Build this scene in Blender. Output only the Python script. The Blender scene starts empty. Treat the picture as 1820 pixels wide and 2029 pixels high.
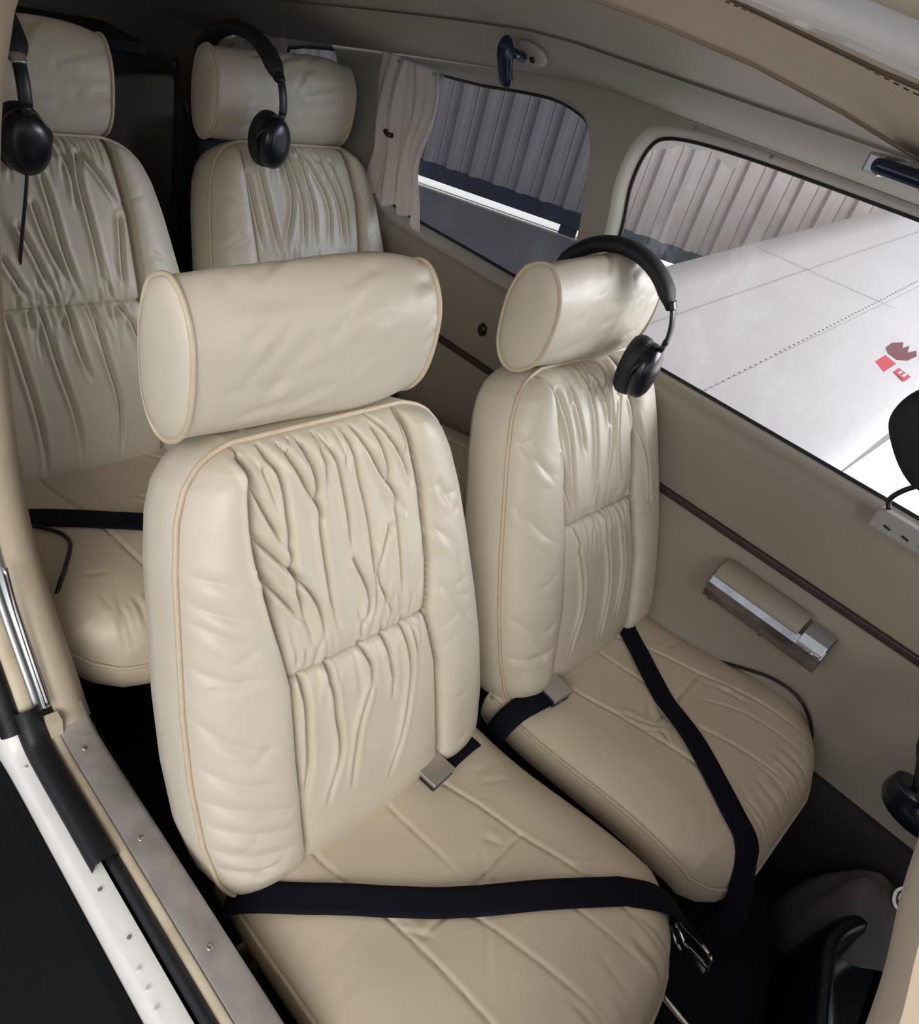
import bpy, bmesh, math, random
import numpy as np
from mathutils import Vector, Matrix

# ------------------------------------------------------------------ camera, light, exposure
sc = bpy.context.scene
RC = [[0.6812868040181895, 0.689496830955812, 0.24585038290100955],
      [0.5618831091663544, -0.2773028037847645, -0.7793526330530096],
      [-0.46918617019711034, 0.6691018421100038, -0.5763393640736052]]
CP = (0.36067184, -0.54067636, 1.07901377)
cd = bpy.data.cameras.new('camera')
cam = bpy.data.objects.new('camera', cd)
sc.collection.objects.link(cam)
m = Matrix(((RC[0][0], -RC[1][0], -RC[2][0], CP[0]),
            (RC[0][1], -RC[1][1], -RC[2][1], CP[1]),
            (RC[0][2], -RC[1][2], -RC[2][2], CP[2]), (0, 0, 0, 1)))
cam.matrix_world = m
cd.sensor_fit = 'HORIZONTAL'; cd.sensor_width = 36.0
cd.lens = 36.0 * 1455.2 / 1820.0
cd.clip_start = 0.01; cd.clip_end = 200
sc.camera = cam

sc.view_settings.view_transform = 'Standard'
sc.view_settings.look = 'None'
sc.view_settings.gamma = 1.0
sc.view_settings.use_curve_mapping = False
sc.view_settings.exposure = 0.45

w = bpy.data.worlds.new('world'); sc.world = w
w.use_nodes = True
wn = w.node_tree.nodes; wl_ = w.node_tree.links
bg = wn['Background']
tc = wn.new('ShaderNodeTexCoord'); sx = wn.new('ShaderNodeSeparateXYZ')
rp = wn.new('ShaderNodeValToRGB')
wl_.new(tc.outputs['Generated'], sx.inputs[0]); wl_.new(sx.outputs[2], rp.inputs[0])
rp.color_ramp.elements[0].position = 0.0; rp.color_ramp.elements[0].color = (0.80, 0.84, 0.92, 1)
rp.color_ramp.elements[1].position = 0.6; rp.color_ramp.elements[1].color = (0.90, 0.94, 1.0, 1)
wl_.new(rp.outputs[0], bg.inputs['Color'])
bg.inputs['Strength'].default_value = 0.85

def area(name, loc, target, sx_, sy_, power, col):
    l = bpy.data.lights.new(name, 'AREA'); l.shape = 'RECTANGLE'; l.size = sx_; l.size_y = sy_
    l.energy = power; l.color = col
    o = bpy.data.objects.new(name, l); sc.collection.objects.link(o)
    o.location = loc
    o.rotation_euler = (Vector(target) - Vector(loc)).to_track_quat('-Z', 'Y').to_euler()
    return o
# daylight coming in through the hangar door behind the photographer
area('hangar_door_daylight', (2.6, -3.4, 2.6), (0.0, 0.1, 0.3), 3.0, 2.4, 105, (1.0, 0.92, 0.80))
sun = bpy.data.lights.new('sun', 'SUN'); sun.energy = 6.0; sun.angle = 0.01; sun.color = (1.0, 0.93, 0.80)
so_ = bpy.data.objects.new('sun', sun); sc.collection.objects.link(so_)
so_.rotation_euler = Vector((0.50, -0.60, -0.62)).to_track_quat('-Z', 'Y').to_euler()
# daylight from the open side of the hangar, ahead and to the left
area('hangar_side_daylight', (3.2, 5.5, 2.4), (-1.5, 3.0, 0.2), 4.0, 2.6, 330, (0.93, 0.96, 1.0))

sc.cycles.use_denoising = True
sc.cycles.max_bounces = 10
sc.cycles.transparent_max_bounces = 12

# ------------------------------------------------------------------ helpers
rnd = random.Random(7)
C = sc.collection

def tag(o, label=None, cat=None, group=None, kind=None):
    if label: o['label'] = label
    if cat: o['category'] = cat
    if group: o['group'] = group
    if kind: o['kind'] = kind
    return o

def empty(name, loc=(0, 0, 0), label=None, cat=None, group=None):
    o = bpy.data.objects.new(name, None); C.objects.link(o)
    o.location = loc; o.empty_display_size = 0.05
    return tag(o, label, cat, group)

def mesh(name, verts, faces, mat, parent=None, smooth=True, loc=None, sub=0, solid=None, mats=None):
    me = bpy.data.meshes.new(name)
    me.from_pydata([tuple(map(float, v)) for v in verts], [], [tuple(map(int, f)) for f in faces])
    bm = bmesh.new(); bm.from_mesh(me)
    bmesh.ops.recalc_face_normals(bm, faces=bm.faces); bm.to_mesh(me); bm.free()
    me.materials.append(mat)
    if smooth:
        me.polygons.foreach_set('use_smooth', [True] * len(me.polygons))
    me.update()
    o = bpy.data.objects.new(name, me); C.objects.link(o)
    if parent is not None: o.parent = parent
    if loc is not None: o.location = loc
    if solid:
        md = o.modifiers.new('solid', 'SOLIDIFY'); md.thickness = solid; md.offset = 0
    if sub:
        md = o.modifiers.new('sub', 'SUBSURF'); md.levels = sub; md.render_levels = sub
    return o

def bevel(o, wdt=0.003, seg=2, ang=35):
    md = o.modifiers.new('bev', 'BEVEL'); md.width = wdt; md.segments = seg
    md.limit_method = 'ANGLE'; md.angle_limit = math.radians(ang)
    return o

def merge(*parts):
    V, F = [], []
    for v, f in parts:
        n = len(V); V += [tuple(p) for p in v]; F += [tuple(i + n for i in q) for q in f]
    return V, F

def spline(pts, n=8, closed=False):
    P = np.array(pts, float); N = len(P); out = []
    rng = range(N) if closed else range(N - 1)
    for i in rng:
        p0 = P[(i - 1) % N] if (closed or i > 0) else P[0] * 2 - P[1]
        p1 = P[i]; p2 = P[(i + 1) % N]
        p3 = P[(i + 2) % N] if (closed or i + 2 < N) else P[-1] * 2 - P[-2]
        for k in range(n):
            t = k / n
            out.append(0.5 * ((2 * p1) + (-p0 + p2) * t + (2 * p0 - 5 * p1 + 4 * p2 - p3) * t * t + (-p0 + 3 * p1 - 3 * p2 + p3) * t ** 3))
    if not closed: out.append(P[-1])
    return np.array(out)

def frames(P, closed=False, up=None):
    P = np.array(P, float); N = len(P)
    T = np.zeros_like(P)
    for i in range(N):
        a = P[(i - 1) % N] if (closed or i > 0) else P[i]
        b = P[(i + 1) % N] if (closed or i < N - 1) else P[i]
        d = b - a; T[i] = d / (np.linalg.norm(d) + 1e-12)
    u0 = np.array(up if up is not None else (0.0, 0.0, 1.0))
    if abs(T[0] @ u0) > 0.95 and up is None: u0 = np.array((1.0, 0, 0))
    A = []; prev = u0
    for i in range(N):
        base = u0 if up is not None else prev
        a = base - T[i] * (base @ T[i]); a /= np.linalg.norm(a) + 1e-12
        A.append(a); prev = a
    A = np.array(A); B = np.cross(T, A)
    return T, A, B

def tube(P, r=0.004, k=10, closed=False, ra=None, rb=None, up=None, caps=True):
    """round (or elliptic: ra along up, rb across) tube along a path"""
    P = np.array(P, float); N = len(P)
    T, A, B = frames(P, closed, up)
    ra = np.ones(N) * (r if ra is None else ra); rb = np.ones(N) * (r if rb is None else rb)
    V = []; F = []
    for i in range(N):
        for j in range(k):
            a = 2 * math.pi * j / k
            V.append(P[i] + A[i] * math.cos(a) * ra[i] + B[i] * math.sin(a) * rb[i])
    for i in range(N if closed else N - 1):
        for j in range(k):
            F.append((i * k + j, i * k + (j + 1) % k, ((i + 1) % N) * k + (j + 1) % k, ((i + 1) % N) * k + j))
    if caps and not closed:
        F.append(tuple(range(k))); F.append(tuple((N - 1) * k + j for j in range(k)))
    return V, F

def strap(P, side, wdt, th):
    """flat webbing along P, side = width direction per point (or one), thickness th"""
    P = np.array(P, float); N = len(P)
    S = np.array(side, float)
    if S.ndim == 1: S = np.tile(S, (N, 1))
    T, _, _ = frames(P)
    V = []; F = []
    for i in range(N):
        s = S[i] - T[i] * (S[i] @ T[i]); s /= np.linalg.norm(s)
        n = np.cross(T[i], s)
        for a, b in ((-.5, -.5), (-.3, -.62), (.3, -.62), (.5, -.5), (.5, .5), (.3, .62), (-.3, .62), (-.5, .5)):
            V.append(P[i] + s * a * wdt + n * b * th)
    for i in range(N - 1):
        for j in range(8):
            F.append((i * 8 + j, i * 8 + (j + 1) % 8, (i + 1) * 8 + (j + 1) % 8, (i + 1) * 8 + j))
    F.append(tuple(range(8))); F.append(tuple((N - 1) * 8 + j for j in range(8)))
    return V, F

def box(x0, x1, y0, y1, z0, z1):
    V = [(x, y, z) for x in (x0, x1) for y in (y0, y1) for z in (z0, z1)]
    return V, [(0, 1, 3, 2), (4, 6, 7, 5), (0, 4, 5, 1), (2, 3, 7, 6), (0, 2, 6, 4), (1, 5, 7, 3)]

def loft(rings, closed_ring=True, cap=True):
    k = len(rings[0]); V = [tuple(p) for r in rings for p in r]; F = []
    for i in range(len(rings) - 1):
        for j in range(k if closed_ring else k - 1):
            F.append((i * k + j, i * k + (j + 1) % k, (i + 1) * k + (j + 1) % k, (i + 1) * k + j))
    if cap and closed_ring:
        F.append(tuple(range(k))); F.append(tuple((len(rings) - 1) * k + j for j in range(k)))
    return V, F

def disc_dome(c, axis, r, h, k=24, rings=6, ry=None, back=0.0):
    """domed button: centre c of its base, axis direction, radius r, height h"""
    ax = Vector(axis).normalized(); q = ax.to_track_quat('Z', 'Y')
    ry = ry or r; R = []
    if back: R.append([(r * math.cos(2 * math.pi * j / k), ry * math.sin(2 * math.pi * j / k), -back) for j in range(k)])
    for i in range(rings):
        a = i / rings * math.pi / 2
        R.append([(r * math.cos(a) * math.cos(2 * math.pi * j / k), ry * math.cos(a) * math.sin(2 * math.pi * j / k), h * math.sin(a)) for j in range(k)])
    R.append([(r * .02 * math.cos(2 * math.pi * j / k), ry * .02 * math.sin(2 * math.pi * j / k), h) for j in range(k)])
    V, F = loft(R)
    cc = Vector(c)
    return [tuple(cc + q @ Vector(v)) for v in V], F

# ------------------------------------------------------------------ materials
def mat(name, col, rough=0.5, metal=0.0, bump=None, var=None, spec=0.5, coat=0.0, sheen=0.0):
    """bump = list of (scale, strength, distance); var = (scale, amount, second colour)"""
    mt = bpy.data.materials.new(name); mt.use_nodes = True
    nt = mt.node_tree; b = nt.nodes['Principled BSDF']
    b.inputs['Base Color'].default_value = (*col, 1); b.inputs['Roughness'].default_value = rough
    b.inputs['Metallic'].default_value = metal
    b.inputs['Specular IOR Level'].default_value = spec
    b.inputs['Coat Weight'].default_value = coat
    b.inputs['Sheen Weight'].default_value = sheen
    t = nt.nodes.new('ShaderNodeTexCoord')
    if var:
        n = nt.nodes.new('ShaderNodeTexNoise'); n.inputs['Scale'].default_value = var[0]; n.inputs['Detail'].default_value = 5
        n.inputs['Roughness'].default_value = 0.6
        nt.links.new(t.outputs['Object'], n.inputs['Vector'])
        r = nt.nodes.new('ShaderNodeValToRGB'); r.color_ramp.elements[0].position = 0.35; r.color_ramp.elements[1].position = 0.72
        r.color_ramp.elements[0].color = (0, 0, 0, 1); r.color_ramp.elements[1].color = (var[1],) * 3 + (1,)
        nt.links.new(n.outputs['Fac'], r.inputs[0])
        mx = nt.nodes.new('ShaderNodeMix'); mx.data_type = 'RGBA'
        nt.links.new(r.outputs[0], mx.inputs[0]); mx.inputs[6].default_value = (*col, 1); mx.inputs[7].default_value = (*var[2], 1)
        nt.links.new(mx.outputs[2], b.inputs['Base Color'])
    last = None
    for s, st, di in (bump or []):
        n = nt.nodes.new('ShaderNodeTexNoise'); n.inputs['Scale'].default_value = s; n.inputs['Detail'].default_value = 4
        nt.links.new(t.outputs['Object'], n.inputs['Vector'])
        bp_ = nt.nodes.new('ShaderNodeBump'); bp_.inputs['Strength'].default_value = st; bp_.inputs['Distance'].default_value = di
        nt.links.new(n.outputs['Fac'], bp_.inputs['Height'])
        if last: nt.links.new(last.outputs[0], bp_.inputs['Normal'])
        last = bp_
    if last: nt.links.new(last.outputs[0], b.inputs['Normal'])
    return mt

def leather(name, col, dirt):
    mt = mat(name, col, 0.42, bump=[(14, 0.35, 0.006), (220, 0.12, 0.0008)], var=(9, 0.5, tuple(c * .9 for c in col)))
    nt = mt.node_tree; b = nt.nodes['Principled BSDF']
    # grime rubbed into the stitched seams, stored per vertex as its own shape
    at = nt.nodes.new('ShaderNodeAttribute'); at.attribute_name = 'seam_grime'
    mx = nt.nodes.new('ShaderNodeMix'); mx.data_type = 'RGBA'
    src = b.inputs['Base Color'].links[0].from_socket
    nt.links.new(at.outputs['Fac'], mx.inputs[0]); nt.links.new(src, mx.inputs[6]); mx.inputs[7].default_value = (*dirt, 1)
    nt.links.new(mx.outputs[2], b.inputs['Base Color'])
    # fine wrinkles of worn leather
    t = nt.nodes.new('ShaderNodeTexCoord'); v = nt.nodes.new('ShaderNodeTexVoronoi'); v.feature = 'DISTANCE_TO_EDGE'
    v.inputs['Scale'].default_value = 260
    nt.links.new(t.outputs['Object'], v.inputs['Vector'])
    bb = nt.nodes.new('ShaderNodeBump'); bb.inputs['Strength'].default_value = 0.10; bb.inputs['Distance'].default_value = 0.0006
    nt.links.new(v.outputs['Distance'], bb.inputs['Height'])
    nt.links.new(b.inputs['Normal'].links[0].from_socket, bb.inputs['Normal'])
    nt.links.new(bb.outputs[0], b.inputs['Normal'])
    return mt

CREAM = (0.64, 0.585, 0.490)
M = {}
M['leather'] = leather('cream_leather', CREAM, (0.20, 0.13, 0.08))
M['leather_seat'] = leather('yellowed_cushion_leather', (0.635, 0.55, 0.435), (0.20, 0.13, 0.08))
M['leather_shaded'] = leather('cream_leather_shaded', (0.62, 0.575, 0.48), (0.20, 0.14, 0.09))  # same leather, colour toned down for the dimmer light at the rear
M['piping'] = mat('leather_piping', (0.62, 0.53, 0.41), 0.4, var=(60, 0.5, (0.48, 0.38, 0.27)))
M['wall'] = mat('tan_wall_panel', (0.30, 0.265, 0.22), 0.5, bump=[(300, 0.15, 0.0006)])
M['upper'] = mat('upper_wall_plastic', (0.41, 0.39, 0.345), 0.45, bump=[(200, 0.1, 0.0005)])
M['headliner'] = mat('headliner_fabric', (0.68, 0.59, 0.49), 0.8, bump=[(400, 0.3, 0.0008)], var=(5, 0.5, (0.58, 0.49, 0.39)))
M['trim'] = mat('padded_tan_trim', (0.50, 0.42, 0.32), 0.45, bump=[(60, 0.3, 0.003)])
M['carpet'] = mat('dark_carpet', (0.020, 0.021, 0.032), 0.95, bump=[(600, 0.8, 0.003)], spec=0.1)
M['carpet2'] = mat('brown_grey_carpet', (0.060, 0.054, 0.060), 0.95, bump=[(600, 0.8, 0.003)], spec=0.1)
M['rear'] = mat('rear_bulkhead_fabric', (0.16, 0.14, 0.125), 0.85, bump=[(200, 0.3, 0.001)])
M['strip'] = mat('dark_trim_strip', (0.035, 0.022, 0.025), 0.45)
M['belt'] = mat('black_webbing', (0.004, 0.005, 0.012), 0.75, bump=[(900, 0.5, 0.0006)], spec=0.15)
M['black'] = mat('black_plastic', (0.006, 0.008, 0.014), 0.35, bump=[(300, 0.1, 0.0005)])
M['blackgloss'] = mat('glossy_black_plastic', (0.005, 0.007, 0.014), 0.28, coat=0.1)
M['blacksoft'] = mat('black_leatherette', (0.010, 0.011, 0.016), 0.6, bump=[(120, 0.4, 0.001)])
M['silver'] = mat('silver_plastic', (0.45, 0.47, 0.50), 0.3, metal=0.8)
M['rubber'] = mat('black_rubber_seal', (0.005, 0.006, 0.010), 0.5, bump=[(90, 0.4, 0.002)])
M['chrome'] = mat('chrome', (0.72, 0.72, 0.72), 0.12, metal=1.0, var=(30, 0.7, (0.35, 0.34, 0.33)), bump=[(60, 0.2, 0.001)])
M['buckle'] = mat('brushed_buckle_metal', (0.52, 0.50, 0.47), 0.35, metal=0.9, bump=[(150, 0.1, 0.0005)])
M['sill'] = mat('worn_aluminium_sill', (0.42, 0.40, 0.38), 0.5, metal=0.35, bump=[(80, 0.2, 0.001)], var=(16, 0.75, (0.20, 0.18, 0.18)))
M['stainmetal'] = mat('dark_scuff', (0.06, 0.05, 0.05), 0.7)
M['creampaint'] = mat('aged_cream_paint', (0.72, 0.64, 0.50), 0.45, var=(20, 0.6, (0.50, 0.40, 0.28)))
M['skin'] = mat('white_aircraft_paint', (0.88, 0.88, 0.88), 0.3, coat=0.3, var=(30, 0.3, (0.66, 0.65, 0.63)))
M['walk'] = mat('black_wing_walk', (0.006, 0.008, 0.011), 0.9, bump=[(500, 0.5, 0.002)], var=(4, 0.6, (0.012, 0.012, 0.015)), spec=0.2)
M['curtain'] = mat('off_white_curtain', (0.74, 0.69, 0.68), 0.8, bump=[(300, 0.2, 0.0006)])
M['curtain_tie'] = mat('brown_button', (0.06, 0.02, 0.015), 0.4)
M['wing'] = mat('white_wing_paint', (0.60, 0.585, 0.60), 0.4, var=(1.6, 0.5, (0.53, 0.515, 0.53)))
M['rivet'] = mat('grimy_rivet', (0.20, 0.18, 0.17), 0.6)
M['red'] = mat('red_placard', (0.55, 0.045, 0.06), 0.5)
M['maroon'] = mat('worn_maroon_cap', (0.16, 0.03, 0.04), 0.5)
M['white'] = mat('white_letters', (0.8, 0.8, 0.8), 0.5)
M['floor_out'] = mat('hangar_concrete', (0.34, 0.33, 0.34), 0.8, var=(0.8, 0.6, (0.25, 0.25, 0.27)))
M['sheet'] = mat('hangar_sheet_metal', (0.40, 0.36, 0.345), 0.5, metal=0.1, var=(0.7, 0.5, (0.34, 0.30, 0.29)))
M['skirt'] = mat('hangar_wall_foot_blue', (0.03, 0.04, 0.07), 0.7, var=(2, 0.5, (0.05, 0.06, 0.09)))
M['sunfloor'] = mat('pale_apron_sun_patch', (0.85, 0.83, 0.78), 0.8)  # outside ground, and the painted sun patch on the hangar floor
M['grey'] = mat('grey_perforated_metal', (0.33, 0.32, 0.31), 0.55)
M['boot'] = mat('grey_fabric_boot', (0.13, 0.12, 0.12), 0.85, bump=[(60, 0.6, 0.006)])
M['visor'] = mat('dark_blue_tinted_visor', (0.006, 0.014, 0.055), 0.2, coat=0.3)
M['whitewire'] = mat('white_wire', (0.85, 0.85, 0.85), 0.3)
M['sealant'] = mat('white_window_glare', (0.9, 0.9, 0.88), 0.6)  # white, see-through colour imitating bright glare on the pane
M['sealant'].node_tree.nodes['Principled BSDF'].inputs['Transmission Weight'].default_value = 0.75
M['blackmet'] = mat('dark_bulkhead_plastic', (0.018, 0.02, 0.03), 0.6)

def glass(name, tint, haze, hcol, scale, streak):
    mt = bpy.data.materials.new(name); mt.use_nodes = True; nt = mt.node_tree
    for n in list(nt.nodes): nt.nodes.remove(n)
    out = nt.nodes.new('ShaderNodeOutputMaterial')
    tr = nt.nodes.new('ShaderNodeBsdfTransparent'); tr.inputs[0].default_value = (*tint, 1)
    gl = nt.nodes.new('ShaderNodeBsdfGlossy'); gl.inputs['Roughness'].default_value = 0.03
    fr = nt.nodes.new('ShaderNodeFresnel'); fr.inputs[0].default_value = 1.35
    m1 = nt.nodes.new('ShaderNodeMixShader'); nt.links.new(fr.outputs[0], m1.inputs[0])
    nt.links.new(tr.outputs[0], m1.inputs[1]); nt.links.new(gl.outputs[0], m1.inputs[2])
    df = nt.nodes.new('ShaderNodeBsdfDiffuse'); df.inputs[0].default_value = (*hcol, 1)
    tl = nt.nodes.new('ShaderNodeBsdfTranslucent'); tl.inputs[0].default_value = (*hcol, 1)
    m3 = nt.nodes.new('ShaderNodeMixShader'); m3.inputs[0].default_value = 0.6
    nt.links.new(df.outputs[0], m3.inputs[1]); nt.links.new(tl.outputs[0], m3.inputs[2])
    t = nt.nodes.new('ShaderNodeTexCoord'); mp = nt.nodes.new('ShaderNodeMapping'); mp.inputs['Scale'].default_value = streak
    n = nt.nodes.new('ShaderNodeTexNoise'); n.inputs['Scale'].default_value = scale; n.inputs['Detail'].default_value = 8
    n.inputs['Roughness'].default_value = 0.7
    nt.links.new(t.outputs['Object'], mp.inputs[0]); nt.links.new(mp.outputs[0], n.inputs['Vector'])
    r = nt.nodes.new('ShaderNodeValToRGB')
    r.color_ramp.elements[0].position = 0.5; r.color_ramp.elements[0].color = (haze[0],) * 3 + (1,)
    r.color_ramp.elements[1].position = 0.75; r.color_ramp.elements[1].color = (haze[1],) * 3 + (1,)
    nt.links.new(n.outputs['Fac'], r.inputs[0])
    m2 = nt.nodes.new('ShaderNodeMixShader'); nt.links.new(r.outputs[0], m2.inputs[0])
    nt.links.new(m1.outputs[0], m2.inputs[1]); nt.links.new(m3.outputs[0], m2.inputs[2])
    nt.links.new(m2.outputs[0], out.inputs[0])
    return mt
M['glass_front'] = glass('scuffed_clear_acrylic', (0.97, 0.97, 0.98), (0.03, 0.30), (0.85, 0.86, 0.9), 9, (1, 1, 0.5))
M['glass_rear'] = glass('blue_grey_tinted_acrylic', (0.34, 0.37, 0.43), (0.0, 0.10), (0.4, 0.45, 0.55), 5, (1, 1, 0.5))

# ------------------------------------------------------------------ cabin shell
WY = 0.86                      # inner face of the left wall
def wall_y(z):                 # the side leans inward above the window sill
    return WY - max(0.0, z - 0.50) * 0.11

FW = [(-.452, .60), (-.452, .74), (-.462, .83), (-.448, .90), (-.41, .930), (-.30, .944), (-.10, .950), (.15, .952), (.45, .948), (.66, .935),
      (.70, .90), (.70, .60), (.68, .53), (.60, .517), (.25, .517), (-.10, .517), (-.30, .517), (-.42, .520), (-.447, .545)]
RW = [(-.62, .535), (-.565, .545), (-.545, .60), (-.545, .70), (-.556, .78), (-.568, .85), (-.592, .895), (-.63, .912), (-.70, .918), (-.80, .907), (-.90, .892),
      (-1.02, .880), (-1.13, .87), (-1.18, .84), (-1.20, .75), (-1.19, .60), (-1.16, .545), (-1.08, .535), (-.85, .535)]
TW = [(-1.66, .60), (-1.66, .77), (-1.62, .80), (-1.50, .826), (-1.43, .835), (-1.405, .815), (-1.39, .76), (-1.39, .62), (-1.42, .58), (-1.60, .58)]
def outl(pts, n=6): return [tuple(p) for p in spline(pts, n, True)]
def offset_poly(P, d):
    P = np.array(P, float); N = len(P)
    area2 = sum(P[i][0] * P[(i + 1) % N][1] - P[(i + 1) % N][0] * P[i][1] for i in range(N))
    sg = 1 if area2 > 0 else -1
    out = []
    for i in range(N):
        t = P[(i + 1) % N] - P[i - 1]; t /= np.linalg.norm(t) + 1e-9
        out.append(P[i] + sg * d * np.array((t[1], -t[0])))
    return out

def plate_with_holes(name, outer, holes, yfun, material, parent=None, **kw):
    bm = bmesh.new(); edges = []
    for loop in [outer] + holes:
        vs = [bm.verts.new((p[0], yfun(p[1]), p[1])) for p in loop]
        for i in range(len(vs)): edges.append(bm.edges.new((vs[i], vs[(i + 1) % len(vs)])))
    bmesh.ops.triangle_fill(bm, edges=edges, use_beauty=True)
    me = bpy.data.meshes.new(name); bm.to_mesh(me); bm.free()
    me.materials.append(material)
    o = bpy.data.objects.new(name, me); C.objects.link(o)
    if parent: o.parent = parent
    return o

def resample_edge(a, b, n): return [(a[0] + (b[0] - a[0]) * i / n, a[1] + (b[1] - a[1]) * i / n) for i in range(n)]

# floor
fl = mesh('floor', *box(-2.0, 1.35, -0.30, 0.90, -0.34, -0.30), M['carpet'], smooth=False); tag(fl, kind='structure')
# left wall, upper part with the three window holes
wo = resample_edge((-2.0, .50), (0.95, .50), 12) + resample_edge((0.95, .50), (0.95, .975), 3) + resample_edge((.95, .975), (-.55, .975), 6) + \
     [(-.55, .972), (-.72, .955), (-.93, .925), (-1.23, .895), (-1.6, .865), (-2.0, .84)]
RO = 0.016
wl = plate_with_holes('wall_left', wo, [offset_poly(outl(FW), RO), offset_poly(outl(RW), RO), offset_poly(outl(TW), RO)], wall_y, M['upper'])
tag(wl, kind='structure')
# lower trim panel of the left wall: swells out below the sill and tucks in at the dark strip
prof = [(-.34, .835), (-.03, .835), (-.028, .846), (.10, .852), (.27, .858), (.292, .861), (.308, .861), (.33, .856), (.42, .846), (.475, .842), (.498, .846), (.508, .856), (.512, .875)]
NX = 60
V = []; F = []
for i in range(NX + 1):
    x = -2.0 + 2.95 * i / NX
    for z, y in prof: V.append((x, y, z))
k = len(prof)
for i in range(NX):
    for j in range(k - 1): F.append((i * k + j, i * k + j + 1, (i + 1) * k + j + 1, (i + 1) * k + j))
low = mesh('wall_left_lower', V, F, M['wall']); tag(low, kind='structure')
kick = mesh('baseboard_left', *box(-2.0, 0.95, 0.815, 0.84, -0.30, -0.035), M['carpet2'], smooth=False); tag(kick, kind='structure')
bevel(kick, 0.006)
st = mesh('trim_1', *merge(box(-2.0, .95, .850, .866, .293, .309)), M['strip'], smooth=False); tag(st, kind='structure'); bevel(st, 0.003)

def window(idx, pts, gm, gasket=True):
    P = outl(pts); rings = []
    steps = [(RO, 0.0), (RO * .75, .004), (RO * .45, .012), (RO * .1, .026), (0.0, .034)]
    for off, dy in steps:
        rings.append([(p[0], wall_y(p[1]) + dy, p[1]) for p in offset_poly(P, off)])
    Vr, Fr = loft(rings, True, False)
    root = mesh('window_%d' % idx, Vr, Fr, M['upper']); tag(root, kind='structure')
    ring = [(p[0], wall_y(p[1]) + .034, p[1]) for p in offset_poly(P, -.001)]
    mesh('window_gasket', *tube(ring, .0045, 8, True), M['rubber'], root)
    g = offset_poly(P, .006)
    bm = bmesh.new(); vs = [bm.verts.new((p[0], wall_y(p[1]) + .038, p[1])) for p in g]
    es = [bm.edges.new((vs[i], vs[(i + 1) % len(vs)])) for i in range(len(vs))]
    bmesh.ops.triangle_fill(bm, edges=es, use_beauty=True)
    me = bpy.data.meshes.new('window_pane'); bm.to_mesh(me); bm.free(); me.materials.append(gm)
    o = bpy.data.objects.new('window_pane', me); C.objects.link(o); o.parent = root
    return root
window(1, FW, M['glass_front'])
window(2, RW, M['glass_rear'])
window(3, TW, M['glass_rear'])
# outside skin of the left side
mesh_o = plate_with_holes('wall_left_outer_skin', resample_edge((-2.0, -.34), (.95, -.34), 4) + resample_edge((.95, -.34), (.95, .98), 3) + resample_edge((.95, .98), (-2.0, .98), 4),
                          [offset_poly(outl(FW), .002), offset_poly(outl(RW), .002), offset_poly(outl(TW), .002)], lambda z: .905 - max(0, z - .5) * .11, M['skin'])
tag(mesh_o, kind='structure')

# upper side band, overhead trim and headliner: lofted along x
def drop(x):                   # the roof falls towards the tail
    return 0 if x > -.55 else -0.26 * min(1.6, (-.55 - x)) ** 1.15 * 0.55
XS = [-2.0 + 0.1 * i for i in range(30)]
def l2y(x): return 0.60
def l3y(x): return float(np.interp(x, [-.28, -.15, -.04, .05, .3], [.30, .38, .45, .50, .56]))
def sheet(name, cols, material, th=0.012, xs=None):
    xs = xs or XS; k = None; V = []; F = []
    for x in xs:
        r = cols(x); k = len(r)
        for y, z in r: V.append((x, y, z + drop(x)))
    for i in range(len(xs) - 1):
        for j in range(k - 1): F.append((i * k + j, i * k + j + 1, (i + 1) * k + j + 1, (i + 1) * k + j))
    o = mesh(name, V, F, material); tag(o, kind='structure')
    return o
def curve_pts(pts, n=6): return [tuple(p) for p in spline(pts, n)]
sheet('trim_2', lambda x: curve_pts([(.812, .968), (.795, .972), (.70, .992), (.64, 1.012), (l2y(x), 1.030)]), M['upper'])
def l3z(x): return float(np.interp(x, [-.30, -.14, -.02, .10, .35], [1.088, 1.080, 1.060, 1.034, 1.00]))
def l2_l3(x):
    a, b = l2y(x), l3y(x)
    return curve_pts([(a, 1.030), (a - .004, 1.035), ((a + b) / 2, (1.038 + l3z(x)) / 2 + .004), (b, l3z(x))])
sheet('trim_3', l2_l3, M['upper'])
def hl(x):
    b = l3y(x); z = l3z(x)
    zc = float(np.interp(x, [-.30, .0, .14, .22, .35], [1.118, 1.112, 1.099, 1.087, 1.078]))
    ze = float(np.interp(x, [-.30, .0, .14, .22, .35], [1.126, 1.122, 1.112, 1.103, 1.094]))
    return curve_pts([(b, z), (b - .005, z + .006), (b * .6, (z + zc) / 2 + .012), (b * .25, zc + .006), (-.05, zc), (-.056, zc + .002), (-.15, (zc + ze) / 2), (-.22, ze), (-.29, ze)])
sheet('ceiling', hl, M['headliner'])
sp_ = [(x, -.05, float(np.interp(x, [-.30, .0, .14, .22, .35], [1.118, 1.112, 1.099, 1.087, 1.078])) - .0006) for x in np.arange(.06, .34, .006)]
stt = mesh('trim_5', *merge(*[tube([sp_[i_], tuple((np.array(sp_[i_]) * .45 + np.array(sp_[i_ + 1]) * .55))], .00035, 6) for i_ in range(0, len(sp_) - 1)]), M['strip']); tag(stt, kind='structure')
# seam beading between trim pieces
for yy, zz in ((.797, .9705),):
    P = [(x, yy, zz + drop(x)) for x in XS]
    o = mesh('trim_4', *tube(P, .0013, 6), M['upper']); tag(o, kind='structure')

# rear bulkhead and baggage area
bk = mesh('wall_back', *box(-2.02, -2.0, -.36, .90, -.34, 1.05), M['rear'], smooth=False); tag(bk, kind='structure')
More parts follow.
